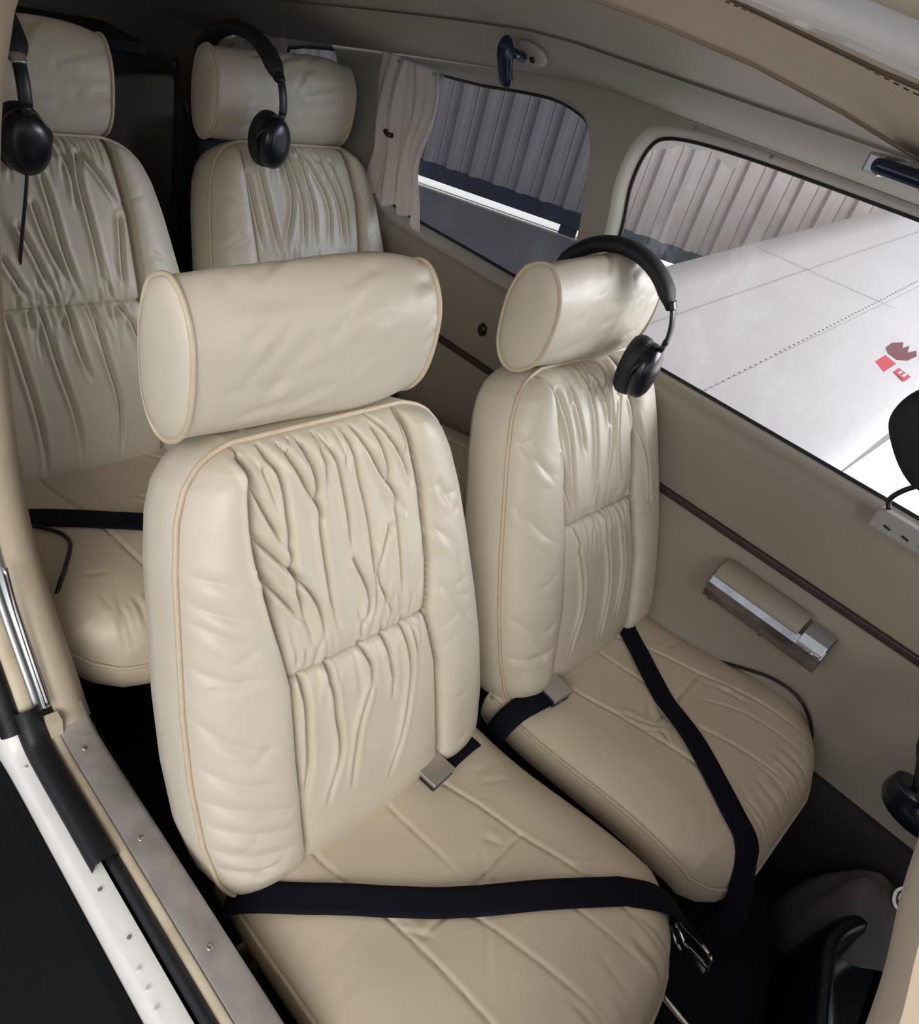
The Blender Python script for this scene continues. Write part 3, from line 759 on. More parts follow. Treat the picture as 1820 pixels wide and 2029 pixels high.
def make_cushion(root, lm, seed, lng=1.0, seams=None, tilt=.045, nu=230, nv=230, pipe=True, yc=0.015):
    rr = random.Random(seed)
    X0 = -.075; X1 = .462 * lng
    v = np.linspace(0, 1, nv); v = 1 - (1 - v) ** 1.3
    x1 = X0 + v * (X1 - X0)
    WX = np.array([(-.1, .246), (0, .250), (.1, .252), (.25, .258), (.34, .262), (.39, .250), (.42, .222), (.445, .185), (.456, .150), (.462, .115)])
    wd = np.interp(x1 / lng, WX[:, 0], WX[:, 1])
    u = np.linspace(-1, 1, nu); u = np.sign(u) * (1 - (1 - np.abs(u)) ** 1.12)
    U, X = np.meshgrid(u, x1); Y = U * wd[:, None] + yc
    xl = X / lng
    e = np.clip((1 - np.abs(U)) * wd[:, None] / .09, 0, 1); edge = np.sqrt(1 - (1 - e) ** 2)
    ef = np.clip((.462 - xl) / .10, 0, 1); edf = np.sqrt(1 - (1 - ef) ** 2)
    tl = tilt * smoothstep(0, .32, xl)
    drop_ = .060 * (1 - edf)
    zb = tl - .012 - .055 * smoothstep(.33, .462, xl)           # height of the piping line
    Z = zb + .034 * edge * np.clip(edf * 1.3, 0, 1) + np.where(True, .045 * smoothstep(.33, .462, xl) * edge * edf, 0)
    sL, sR, xt = -.088, .155, .178
    lines = []
    cs = []
    seams = seams or []
    for P, dpt in seams:
        H = crease_sum(Y, X, [([(p[1], p[0]) for p in P] + [(P[-1][1], P[-1][0])][:0], dpt * .75, .0030, .12)])
        Z += H; lines.append(np.clip(-H / dpt - .62, 0, .38) / .38)
    # the tufted hollow in the middle
    Z -= .007 * np.exp(-(((X - xt) / .05) ** 2 + ((Y - .035) / .13) ** 2))
    for i in range(14):
        x0 = rr.uniform(xt - .05, xt + .06); y0 = rr.uniform(-.10, .16); a = rr.uniform(-1, 1); L = rr.uniform(.025, .07)
        cs.append(([(y0, x0), (y0 + L * .5 * math.sin(a), x0 + L * .5 * math.cos(a)), (y0 + L * math.sin(a * 1.2), x0 + L * math.cos(a))], rr.uniform(.0008, .0022), rr.uniform(.003, .005), .6))
    for i in range(22):          # tight pleats on the rounded front
        y0 = rr.uniform(-.2, .21); x0 = (.462 - rr.uniform(.005, .03)) * lng; L = rr.uniform(.04, .10)
        cs.append(([(y0, x0), (y0 * .97, x0 - L * .5), (y0 * .93 + rr.uniform(-.01, .01), x0 - L)], rr.uniform(.001, .0025), rr.uniform(.003, .006), .6))
    for i in range(10):
        sd = rr.choice((-1, 1)); y0 = sd * rr.uniform(.12, .2); x0 = rr.uniform(.03, .35); L = rr.uniform(.03, .07); a = rr.uniform(-.6, .6)
        cs.append(([(y0, x0), (y0 + sd * L * .5, x0 + a * L * .5), (y0 + sd * L, x0 + a * L)], rr.uniform(.0006, .0014), rr.uniform(.003, .006), .5))
    Z += crease_sum(Y, X, cs) * edge
    Z += .0013 * wave_noise(Y, X, seed + 9) * edge
    V = [tuple(p) for p in np.stack([X, Y, Z], -1).reshape(-1, 3)]; F = []
    for j in range(nv - 1):
        for i in range(nu - 1): F.append((j * nu + i, j * nu + i + 1, (j + 1) * nu + i + 1, (j + 1) * nu + i))
    grime = np.clip(sum(lines) if lines else np.zeros_like(X), 0, 1).reshape(-1) * .8
    R = ring_of(nu, nv); ids = [j * nu + i for i, j in R]; M_ = len(ids)
    pts = np.array([(X[j, i], Y[j, i]) for i, j in R]); zz = np.array([zb[j, i] for i, j in R]); xr = np.array([xl[j, i] for i, j in R])
    T = np.roll(pts, -1, 0) - np.roll(pts, 1, 0); N2 = -np.stack([T[:, 1], -T[:, 0]], -1)
    N2 /= np.linalg.norm(N2, axis=1)[:, None] + 1e-9
    for _ in range(12): N2 = (np.roll(N2, 1, 0) + N2 + np.roll(N2, -1, 0)) / 3; N2 /= np.linalg.norm(N2, axis=1)[:, None] + 1e-9
    cen = pts.mean(0)
    if ((pts - cen) * N2).sum() < 0: N2 = -N2
    prev = ids
    for off, dh in ((.002, -.005), (.004, -.015), (.004, -.04), (.0, -.065), (-.012, -.082), (-.04, -.09)):
        cur = []
        for q_ in range(M_):
            p = pts[q_] + N2[q_] * off
            kf = 1 - .25 * smoothstep(.3, .45, xr[q_])
            cur.append(len(V)); V.append((p[0], p[1], zz[q_] + dh * kf - .02 * (1 if dh < -.03 else 0) * 0))
        for q_ in range(M_): F.append((prev[q_], prev[(q_ + 1) % M_], cur[(q_ + 1) % M_], cur[q_]))
        prev = cur
    F.append(tuple(prev))
    o = mesh('cushion', V, F, lm, root)
    set_grime(o, list(grime) + [0] * (len(V) - len(grime)))
    P = []
    a0 = nu - 1; path = list(range(a0, a0 + (nv - 1) + (nu - 1) + (nv - 1) + 1))
    for q_ in path[::4]:
        q2 = q_ % M_; p = pts[q2] + N2[q2] * .0025
        P.append((p[0], p[1], zz[q2] + .0005))
    mesh('cushion_piping', *tube(P, .0034, 8), M['piping'], o)
    return o

def make_seat(origin, lm, seed, seam, creases, label, lng=1.0, seams=None, hy=0.0, hcre=(), yc=.012, cy=.015, hx=0.0, hsc=1.0, hyr=1.0, hz=0.0):
    root = empty('aircraft_seat', origin, label, 'seat', 'cream leather cabin seats')
    make_backrest(root, lm, seed, seam, creases, yc=yc)
    make_headrest(root, lm, seed, hy, hcre, hx, hsc, hyr, hz)
    make_cushion(root, M['leather_seat'], seed, lng, seams, yc=cy)
    zf = -.30 - origin[2]
    b_ = mesh('seat_base', *merge(box(-.02, .36 * lng, -.19, .19, -.125, -.075)), M['black'], root, smooth=False); bevel(b_, .006)
    for sd in (-1, 1):
        r_ = mesh('seat_rail', *merge(box(-.06, .44 * lng, sd * .17 - .012, sd * .17 + .012, zf + .001, zf + .022),
                                      box(.0, .03, sd * .17 - .01, sd * .17 + .01, zf + .02, -.10), box(.30, .33, sd * .17 - .01, sd * .17 + .01, zf + .02, -.10)), M['chrome'], root, smooth=False)
        bevel(r_, .002)
    # recliner post behind the head joins headrest to back
    for sd in (-.09, .09): mesh('headrest_post', *tube([(-.30, sd, .52), (-.318, sd, .62)], .006, 8), M['chrome'], root)
    return root

HS = [([(-.03, -.112), (.046, -.102), (.124, -.088), (.182, -.083), (.288, -.08), (.40, -.07), (.45, -.065)], .0055),
      ([(-.01, .10), (.027, .130), (.09, .145), (.169, .157), (.25, .172), (.33, .185), (.42, .19)], .0055),
      ([(.169, .157), (.176, .069), (.182, -.017), (.183, -.083)], .0085),
      ([(-.02, .028), (.06, .034), (.151, .036)], .0035),
      ([(.19, .0), (.28, .018), (.391, .043), (.44, .048)], .0045),
      ([(.21, .09), (.29, .123), (.408, .146), (.45, .15)], .003)]
s1 = make_seat((0, 0, 0), M['leather'], 11, SEAM1, CR1, 'large cream leather seat nearest the door sill, with wrinkled bolsters and a bare headrest', seams=HS, cy=.027)
s2 = make_seat((0, .595, 0), M['leather'], 23, SEAM2, CR2, 'cream leather front seat beside the window wall, a headset hooked over its headrest', seams=HS, hy=-.002, hx=.028, hsc=.92, hyr=.72)
s3 = make_seat((-.90, -.02, .08), M['leather_shaded'], 35, SEAM3, CR3, 'cream leather rear seat at the door side, partly hidden by the large near seat', lng=1.06, seams=HS[:2], hsc=.90, hz=-.012)
s4 = make_seat((-.90, .55, .09), M['leather_shaded'], 47, SEAM4, CR4, 'cream leather rear seat beside the curtained window, mostly hidden below its shoulders', lng=1.06, seams=HS[:2], hsc=.90, hz=-.012)
mesh('adjuster_bar', *tube(spline([(.40, .285, -.165), (.46, .300, -.19), (.53, .303, -.203), (.60, .303, -.21)], 6), .007, 10), M['chrome'], s1)

# ------------------------------------------------------------------ things resting on the seats
from mathutils.bvhtree import BVHTree
bpy.context.view_layer.update()
dg = bpy.context.evaluated_depsgraph_get()
TREES = []
for st_ in (s1, s2, s3, s4):
    for nm in ('backrest', 'headrest', 'cushion'):
        o = [c for c in st_.children if c.name.split('.')[0] == nm][0]
        mw = Matrix.Translation(st_.location)
        TREES.append(BVHTree.FromPolygons([mw @ v.co for v in o.data.vertices], [tuple(p.vertices) for p in o.data.polygons]))
def top_z(x, y, z0=.25, default=-.3, only=None):
    best = default
    for i, t in enumerate(TREES):
        if only is not None and i not in only: continue
        h = t.ray_cast(Vector((x, y, z0)), Vector((0, 0, -1)))
        if h[0] is not None and h[0].z > best: best = h[0].z
    return best
CUSH = [2, 5, 8, 11]           # order: backrest, headrest, cushion for each seat

def drape(xy, wdt, lift=.004, n=10, seat=0):
    P = spline([(a, b, 0) for a, b in xy], n)
    out = []
    for i, p in enumerate(P):
        a = P[max(0, i - 1)]; b = P[min(len(P) - 1, i + 1)]; d = (b - a); d /= np.linalg.norm(d)
        s = np.array((-d[1], d[0], 0))
        z = max(top_z(p[0] + s[0] * k * wdt, p[1] + s[1] * k * wdt, only=[CUSH[seat]]) for k in (-.45, -.2, 0, .2, .45))
        out.append([p[0], p[1], z + lift])
    out = np.array(out)
    zz = out[:, 2].copy()
    for _ in range(3): zz[1:-1] = np.maximum(zz[1:-1] * .4 + (zz[:-2] + zz[2:]) * .3, zz[1:-1] - .001)
    out[:, 2] = zz
    return out

# lap strap across the near seat, its tongue hanging over the inner front corner
belt1 = empty('lap_belt', (-.01, -.25, .03), 'black lap strap flat across the near seat cushion, chrome loop hanging off its front corner', 'seat belt')
P1 = drape([(-.040, -.240), (.026, -.172), (.090, -.104), (.154, -.034), (.217, .043), (.272, .120), (.330, .200)], .042, seat=0)
tail = spline([P1[-1], (.372, .245, P1[-1][2] - .010), (.412, .276, P1[-1][2] - .038), (.436, .290, P1[-1][2] - .068), (.452, .297, P1[-1][2] - .095)], 8)
head_ = spline([(-.085, -.285, -.12), (-.078, -.279, -.04), (-.062, -.264, .0), P1[0]], 6)
PB = np.vstack([head_[:-1], P1, tail[1:]])
sd0 = np.array([P1[1] - P1[0] for _ in PB]); side = np.cross(np.array([0, 0, 1.0]), np.gradient(PB, axis=0)); side[:, 2] *= .3
off1 = np.array((-.01, -.25, .03))
nt_ = len(tail) - 1
for i_ in range(nt_):
    q_ = min(1, (i_ + 1) / (nt_ * .6)); v0 = side[-nt_ - 1] / np.linalg.norm(side[-nt_ - 1]); side[len(side) - nt_ + i_] = v0 * (1 - q_) + np.array((-.98, .18, .05)) * q_
mesh('webbing', *strap(PB - off1, side, .043, .0022), M['belt'], belt1)
def loop_pts(c, ax, ay, w_, h_, r=.3, n=8):
    pts = [(-1, -1), (1, -1), (1, .6), (.55, 1), (-.55, 1), (-1, .6)]
    return spline([np.array(c) + np.array(ax) * a * w_ / 2 + np.array(ay) * b * h_ / 2 for a, b in pts], n, True)
e = PB[-1]; dn = PB[-1] - PB[-3]; dn /= np.linalg.norm(dn); sx_ = side[-1] / np.linalg.norm(side[-1]); sx_ -= dn * (sx_ @ dn); sx_ /= np.linalg.norm(sx_)
mesh('chrome_loop', *tube(loop_pts(e + dn * .008 - off1, sx_, dn, .060, .05), .0032, 8, True), M['chrome'], belt1)
nn_ = np.cross(sx_, dn)
tp = [e + dn * .030 + sx_ * a + dn * b - off1 for a, b in ((-.016, -.006), (.016, -.006), (.018, .012), (.012, .030), (-.012, .030), (-.018, .012))]
bevel(mesh('tongue_plate', *loft([[p - nn_ * .0015 for p in tp], [p + nn_ * .0015 for p in tp]]), M['chrome'], belt1, smooth=False), .001)
lf = [e + dn * .0 + nn_ * .010 + sx_ * a + dn * b - off1 for a, b in ((.02, -.03), (.034, -.02), (.040, .0), (.036, .022), (.026, .034))]
mesh('release_lever', *tube(spline(lf, 6), .0035, 8), M['chrome'], belt1)

belt2 = empty('lap_belt', (-.02, .75, .03), 'black lap strap running lengthwise over the window-side seat and round its front corner', 'seat belt')
P2 = drape([(-.012, .742), (.049, .700), (.103, .657), (.165, .615), (.227, .577), (.317, .518), (.374, .484), (.410, .466), (.432, .452)], .046, seat=1)
z_ = min(P2[-1][2], .02); tail = spline([P2[-1], (.456, .436, z_ - .022), (.470, .421, z_ - .052), (.472, .402, z_ - .082), (.460, .376, z_ - .112)], 8)
PB2 = np.vstack([spline([(-.06, .80, -.08), (-.04, .775, .02), P2[0]], 5)[:-1], P2, tail[1:]])
side2 = np.cross(np.array([0, 0, 1.0]), np.gradient(PB2, axis=0)); side2[:, 2] *= .2
off2 = np.array((-.02, .75, .03))
mesh('webbing', *strap(PB2 - off2, side2, .046, .0022), M['belt'], belt2)

def buckle_strap(loc, cpts, fwd, label, wd=.046, seat=0):
    r = empty('buckle_strap', loc, label, 'buckle', 'lap belt buckles between the front seats')
    L = np.array(loc)
    P = spline(cpts, 8)
    sd_ = np.cross(np.array([0, 0, 1.0]), np.gradient(P, axis=0))
    mesh('webbing', *strap(P - L, sd_, wd, .0035), M['belt'], r)
    d = np.array(fwd, float); d /= np.linalg.norm(d)
    s = np.cross(np.array([0, 0, 1.0]), d); s /= np.linalg.norm(s); n = np.cross(d, s)
    p0 = P[0] - L
    def bx(a0, a1, b0, b1, c0, c1):
        V, F = box(a0, a1, b0, b1, c0, c1)
        return [tuple(p0 + d * v[0] + s * v[1] + n * v[2]) for v in V], F
    bevel(mesh('buckle_cover', *bx(-.006, .047, -.0265, .0265, .006, .014), M['buckle'], r, smooth=False), .002, 3)
    bevel(mesh('buckle_body', *merge(bx(-.006, .045, -.0262, .0262, -.0075, -.0048)), M['chrome'], r, smooth=False), .0008)
    bevel(mesh('buckle_slot', *bx(-.004, .043, -.0235, .0235, -.005, .006), M['black'], r, smooth=False), .001)
    return r
z1 = top_z(.0, .115, only=[CUSH[0]]); z2 = top_z(.01, .44, only=[CUSH[1]])
buckle_strap((-.005, .15, z1), [(-.002, .142, z1 + .011), (-.008, .185, z1 + .008), (-.014, .235, z1 - .006), (-.016, .275, z1 - .045), (-.015, .286, z1 - .10), (-.01, .288, z1 - .16)], (.10, -1.0, .02),
             'silver buckle on a short black strap lying on the near seat cushion', seat=0)
buckle_strap((.008, .42, z2), [(.010, .420, z2 + .011), (.004, .385, z2 + .008), (-.004, .352, z2 - .006), (-.010, .325, z2 - .045), (-.012, .318, z2 - .10), (-.012, .320, z2 - .16)], (.08, 1.0, .02),
             'silver buckle on a short black strap lying on the window-side front seat', seat=1)

# rear lap strap
belt3 = empty('lap_belt', (-.88, -.2, .12), 'black lap strap lying across the door-side rear cushion', 'seat belt')
P3 = drape([(-.835, -.243), (-.791, -.200), (-.729, -.125), (-.666, -.052), (-.60, .03), (-.55, .10)], .046, seat=2)
s3_ = np.cross(np.array([0, 0, 1.0]), np.gradient(P3, axis=0)); off3 = np.array((-.88, -.2, .12))
mesh('webbing', *strap(P3 - off3, s3_, .048, .0022), M['belt'], belt3)

# ------------------------------------------------------------------ headsets
def to_local(pts_, loc, yaw):
    c_, s_ = math.cos(yaw), math.sin(yaw); out = []
    for p in pts_:
        d = np.array(p) - np.array(loc); out.append((d[0] * c_ + d[1] * s_, -d[0] * s_ + d[1] * c_, d[2]))
    return out
HS4MIC = to_local([(-1.32, .43, .690), (-1.35, .415, .675), (-1.36, .404, .683), (-1.36, .388, .714), (-1.36, .372, .762)], (-1.195, .428, .755), math.radians(14))
def headset(loc, r, label, yaw=0.0, mic=None, cable=None, big=False):
    h = empty('headset', loc, label, 'headset', 'black headsets hooked over the headrests')
    h.rotation_euler = (0, 0, yaw)
    th = lambda a: math.radians(a)
    arc = lambda a0, a1, rr_, n=28: [(rr_ * math.cos(th(a0 + (a1 - a0) * i / n)), 0, rr_ * math.sin(th(a0 + (a1 - a0) * i / n)) * (1.0)) for i in range(n + 1)]
    # padded top of the headband
    P = arc(26, 164, r - .002); n = len(P); k = [min(1, min(i, n - 1 - i) / 4 + .35) for i in range(n)]
    mesh('headband_pad', *tube(P, ra=[.010 * q for q in k], rb=[.024 * q for q in k], k=16, up=(0, 1, 0) if False else None), M['blacksoft'], h) if False else \
        mesh('headband_pad', *tube(P, k=16, ra=np.array([.024 * q for q in k]), rb=np.array([.014 * q for q in k]), up=(0, 1, 0)), M['blacksoft'], h)
    mesh('headband', *tube(arc(-2, 182, r + .004, 50), k=12, ra=.011, rb=.0042, up=(0, 1, 0)), M['black'], h)
    for a0 in (26, 149):
        mesh('hinge', *tube(arc(a0, a0 + 7, r + .0045, 6), k=12, ra=.0125, rb=.0058, up=(0, 1, 0)), M['silver'] if big else M['blackgloss'], h)
    for sg in (1, -1):
        x_in = r - .062; cz = -.062
        # slider down from the band to the fork
        mesh('slider', *tube([(sg * (r + .003), 0, .004), (sg * (r + .002), 0, -.012), (sg * (r - .004), 0, -.026)], k=10, ra=.0095, rb=.005, up=(0, 1, 0)), M['black'], h)
        for s2 in (1, -1):
            fk = spline([(sg * (r - .003), 0, -.022), (sg * (r - .007), s2 * .022, -.030), (sg * (r - .018), s2 * .041, -.046), (sg * (r - .024), s2 * .044, -.064)], 6)
            mesh('fork', *tube(fk, k=8, ra=.0045, rb=.0045), M['black'], h)
        rings = []
        for x, s_ in ((-.030, .80), (-.032, .90), (-.026, 1.0), (-.016, 1.03), (-.006, 1.0), (-.002, .93)):
            rings.append([(sg * (r - .018 + x), .043 * s_ * math.cos(t), cz + .055 * s_ * math.sin(t)) for t in np.linspace(0, 2 * math.pi, 33)[:-1]])
        mesh('ear_cushion', *loft(rings), M['blacksoft'], h)
        rings = []
        for x, s_ in ((-.004, .90), (-.001, .955), (.006, .96), (.014, .93), (.020, .84), (.025, .66), (.0275, .45), (.0285, .2), (.0287, .02)):
            rings.append([(sg * (r - .018 + x), .043 * s_ * math.cos(t), cz - .001 + .055 * s_ * math.sin(t)) for t in np.linspace(0, 2 * math.pi, 33)[:-1]])
        cup = mesh('ear_cup', *loft(rings), M['blackgloss'], h)
        if sg == 1:
            mesh('indicator', *disc_dome((r + .0083, -.004, cz - .024), (1, 0, -.25), .0022, .001, 10, ry=.0045), M['silver'], cup)
    if mic:
        mesh('microphone_boom', *tube(spline(mic, 8), .0018, 8), M['black'], h)
        e_ = mic[-1]; V, F = disc_dome(e_, (0, .3, 1), .011, .017, 16, back=.0)
        V2, F2 = disc_dome(e_, (0, -.3, -1), .011, .014, 16, back=.0)
        mesh('microphone', *merge((V, F), (V2, F2)), M['blacksoft'], h)
    if cable:
        mesh('headset_cord', *tube(spline(cable, 10), .0032, 8), M['black'], h)
    return h
headset((-.280, .618, .662), .120, 'black headset on the window-side front headrest, its ear cup facing forward', yaw=math.radians(11))
headset((-1.195, .428, .755), .122, 'black headset on the rear headrest beside the curtained window', yaw=math.radians(14),
        mic=HS4MIC)
headset((-1.175, -.045, .735), .122, 'black corded headset on the door-side rear headrest, cut by the photo edge', yaw=0.0, big=True,
        cable=[(.105, .0, -.115), (.112, -.008, -.15), (.125, -.03, -.25), (.14, -.05, -.36), (.16, -.075, -.47)])

# cords
def surf_cord(name, xyz, r, label, material='black', cat='cable'):
    P = spline(xyz, 10)
    o = mesh(name, *tube(P, r, 8), M[material]); tag(o, label, cat); return o
zc = lambda x, y: top_z(x, y, only=[CUSH[2]]) + .004
cp = [(-.765, -.205), (-.74, -.187), (-.715, -.174), (-.69, -.168), (-.657, -.172), (-.60, -.204), (-.565, -.228)]
cp3 = [(x, y, zc(x, y)) for x, y in cp] + [(-.54, -.262, .075), (-.53, -.272, .02), (-.53, -.272, -.06)]
surf_cord('cord', cp3, .0036, 'thin black cord looping over the door-side rear cushion')
wp_ = [(-.06, .842, -.05), (-.01, .846, -.022), (.07, .846, .0), (.148, .845, .018), (.22, .843, .055), (.278, .841, .082), (.33, .840, .088), (.368, .841, .070), (.40, .842, .035), (.418, .842, -.01), (.42, .84, -.06)]
surf_cord('cord', wp_, .0035, 'thin black cord running along the wall behind the window-side front cushion')

# ------------------------------------------------------------------ wall fittings
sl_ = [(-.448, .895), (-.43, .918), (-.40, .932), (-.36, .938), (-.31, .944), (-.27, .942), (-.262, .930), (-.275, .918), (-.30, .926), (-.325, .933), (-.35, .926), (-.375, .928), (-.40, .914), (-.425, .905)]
sl2 = outl(sl_, 3)  # white patch modelled in place of the blown-out window reflection
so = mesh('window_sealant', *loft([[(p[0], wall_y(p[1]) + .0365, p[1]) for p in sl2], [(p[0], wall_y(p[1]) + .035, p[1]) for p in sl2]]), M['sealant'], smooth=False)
tag(so, 'ragged white patch modelled as window glare in the rear top corner of the front window', 'sealant')
# arm rest with chrome ash-tray body
M['armchrome'] = mat('dull_chrome', (0.34, 0.34, 0.36), 0.22, metal=1.0, var=(25, .8, (0.16, 0.16, 0.18)))
ar = empty('armrest', (.205, .845, .21), 'chrome armrest with a tan padded top on the wall beside the front seat', 'armrest')
def xs_prof(x0, x1, prof_, n=2):
    R_ = []
    for i in range(n): R_.append([(x0 + (x1 - x0) * i / (n - 1), y, z) for y, z in prof_])
    return loft(R_)
body = [(.006, .035), (-.020, .034), (-.038, .022), (-.046, .004), (-.046, -.014), (-.040, -.034), (-.030, -.037), (-.028, -.042), (.006, -.044)]
bevel(mesh('chrome_body', *xs_prof(-.128, .128, body), M['armchrome'], ar, smooth=False), .0015)
pad = [(.004, .050), (-.014, .049), (-.030, .043), (-.040, .031), (-.043, .020), (-.038, .016), (-.02, .022), (.004, .03)]
bevel(mesh('tan_pad', *xs_prof(-.126, .066, pad), M['wall'], ar), .003, 3, 50)
lid = [(.004, .039), (-.018, .039), (-.036, .030), (-.046, .014), (-.048, .004), (-.042, .004), (-.02, .02)]
bevel(mesh('ash_tray_lid', *xs_prof(.073, .124, lid), M['silver'], ar, smooth=False), .0015)
mesh('lid_ridge', *tube([(.078, -.0488, .008), (.121, -.0488, .008)], .0018, 8), M['chrome'], ar)
for x in (-.112, .010):
    mesh('screw', *disc_dome((x, -.028, -.040), (0, -.2, -1), .004, .004, 12), M['black'], ar)

kn = mesh('jack_knob', *merge(disc_dome((0, 0, 0), (0, -1, 0), .014, .010, 20, ry=.017, back=.0)), M['black'], loc=(-.712, .846, .394))
tag(kn, 'small black oval knob low on the wall behind the window-side front headrest', 'knob')
for x, z, lb in ((-.347, .962, 'small screw head in the trim above the front window corner'), (-.195, .962, 'small screw head in the trim above the front window, further forward')):
    s_ = mesh('trim_screw', *disc_dome((0, 0, 0), (0, -1, 0), .0042, .002, 14), M['sill'], loc=(x, wall_y(z) - .0005, z)); tag(s_, lb, 'screw')

# swivelling coat hook above the rear window
hk = empty('coat_hook', (-.615, .62, .97), 'dark blue-black coat hook on a pale round base above the rear window', 'hook')
mesh('hook_base', *disc_dome((-.006, .024, .024), (.1, -.62, -.78), .034, .012, 28, ry=.028), M['upper'], hk)
mesh('hook_socket', *disc_dome((.012, .010, .016), (.1, -.8, -.6), .006, .004, 14), M['black'], hk)
tt = np.linspace(0, 1, 14); ra_ = np.interp(tt, [0, .06, .2, .4, .55, .7, .85, .95, 1], [.004, .010, .0155, .0165, .0145, .0135, .0140, .0095, .002])
mesh('hook_lever', *tube([(-.020 + .012 * t_, -.034 + .020 * t_ * t_, .041 - .078 * t_) for t_ in tt], k=16, ra=ra_, rb=ra_ * .6, up=(1, .3, 0)), M['visor'], hk)
mesh('hook_stem', *tube([(-.010, .012, .014), (-.016, -.028, .020)], .008, 10), M['visor'], hk)

# curtains
def curtain(loc, wdt, hgt, yamp, nf, label, seed, lean=0.0, rodc=True, pointy=.06):
    rr = random.Random(seed)
    root = empty('curtain', loc, label, 'curtain', 'off-white side curtains')
    nx, nz = 110, 60; V = []; F = []
    ph = [rr.uniform(0, 6.28) for _ in range(6)]
    for j in range(nz + 1):
        t = j / nz
        pinch = 1 - .16 * math.exp(-((t - .0) / .12) ** 2) - .24 * math.exp(-((t - .62) / .22) ** 2)
        for i in range(nx + 1):
            s = i / nx
            f = math.sin(s * nf * 6.28 + ph[0] + 1.2 * math.sin(t * 3.0 + ph[1])) + .45 * math.sin(s * nf * 2.3 * 6.28 + ph[2] + 2.0 * t + 1.2 * math.sin(5 * t + ph[4]))
            A = yamp * (.35 + .65 * math.sin(min(1, t * 1.6) * 1.57)) 
            fold = .3 * math.sin(s * 9 + t * 8 + ph[3]) * yamp
            x = (s - .5) * wdt * pinch + lean * t + .006 * math.sin(t * 5 + s * 8 + ph[5])
            hh = hgt * (1 - .10 * s * 0) + pointy * s ** 3 * t - .02 * math.sin(s * nf * 6.28 + ph[0]) * t * .4
            V.append((x, A * f * .6 + fold, -t * hh))
    for j in range(nz):
        for i in range(nx): F.append((j * (nx + 1) + i, j * (nx + 1) + i + 1, (j + 1) * (nx + 1) + i + 1, (j + 1) * (nx + 1) + i))
    mesh('curtain_cloth', V, F, M['curtain'], root, solid=.0012)
    if rodc:
        mesh('curtain_rail', *tube([(-wdt * .45, .012, -.012), (wdt * .46, .012, -.006)], .005, 8), M['sill'], root)
    return root
c1 = curtain((-1.10, .805, .885), .225, .315, .016, 3.2, 'off-white gathered curtain bunched at the rear end of the second window', 5, lean=.035, pointy=.02)
mesh('curtain_button', *tube([(-.012, -.026, -.155), (.0, -.028, -.160), (.014, -.026, -.158)], .006, 10), M['curtain_tie'], c1)
c2 = curtain((-1.70, .80, .862), .26, .26, .012, 4, 'bunched off-white curtain at the rearmost small window behind a headset', 8, lean=-.02, rodc=False, pointy=0)

# sun visor at the top right
vs = empty('sun_visor', (.30, .50, 1.022), 'dark blue translucent sun visor folded up under the roof, cut by the photo edge', 'sun visor')
bevel(mesh('visor_blade', *box(-.235, .25, -.055, .085, -.009, .009), M['visor'], vs, smooth=False), .008, 3)
bevel(mesh('visor_clip', *box(-.243, -.222, -.05, .03, -.011, .011), M['silver'], vs, smooth=False), .003)

# black pad on a curved arm standing at the sill, right edge of the photo
dv = empty('window_sill_mount', (.29, .815, .50), 'black rounded pad on a thin curved arm at the front window sill', 'mount')
outline = [(-.100, .165), (-.104, .200), (-.090, .235), (-.06, .262), (-.02, .282), (.03, .29), (.09, .28), (.12, .22), (.10, .13), (.05, .10), (.0, .092), (-.03, .100), (-.065, .125)]
O2 = outl(outline, 5)
R3 = []
for yy, o_ in ((-.018, -.012), (-.022, -.022), (-.012, -.002), (.0, 0.0), (.012, -.002), (.018, -.014)):
    R3.append([(p[0], yy, p[1]) for p in offset_poly(O2, o_)])
R3 = [R3[1]] + [R3[0]] + R3[2:]
mesh('pad', *loft(R3), M['blacksoft'], dv)
mesh('curved_arm', *tube(spline([(-.005, 0, .10), (-.022, 0, .075), (-.030, 0, .052), (-.022, 0, .036)], 6), .0045, 8), M['black'], dv)
bevel(mesh('slotted_plate', *box(-.035, .10, -.012, .012, -.004, .034), M['grey'], dv, smooth=False), .004)
for x in (-.012, .02, .05):
    mesh('plate_slot', *tube([(x, -.0126, .012), (x + .012, -.0126, .010)], .002, 8), M['black'], dv)

# control yoke
yk = empty('control_yoke', (.66, .62, .27), 'glossy black control yoke grip at the right photo edge', 'control yoke')
mesh('yoke_grip', *tube(spline([(-.020, .06, .13), (-.115, .04, .075), (-.135, .02, .045), (-.118, .01, .015), (-.100, .0, -.02)], 8), k=14, ra=.016, rb=.013), M['blackgloss'], yk)
mesh('yoke_horn', *tube(spline([(.10, -.02, -.02), (.0, -.01, -.045), (-.07, .0, -.070), (-.108, .0, -.058), (-.108, .0, -.03)], 8), k=16, ra=.032, rb=.026), M['blackgloss'], yk)
mesh('yoke_shaft', *tube([(.02, -.01, -.05), (.5, -.01, -.05)], .016, 12), M['chrome'], yk)

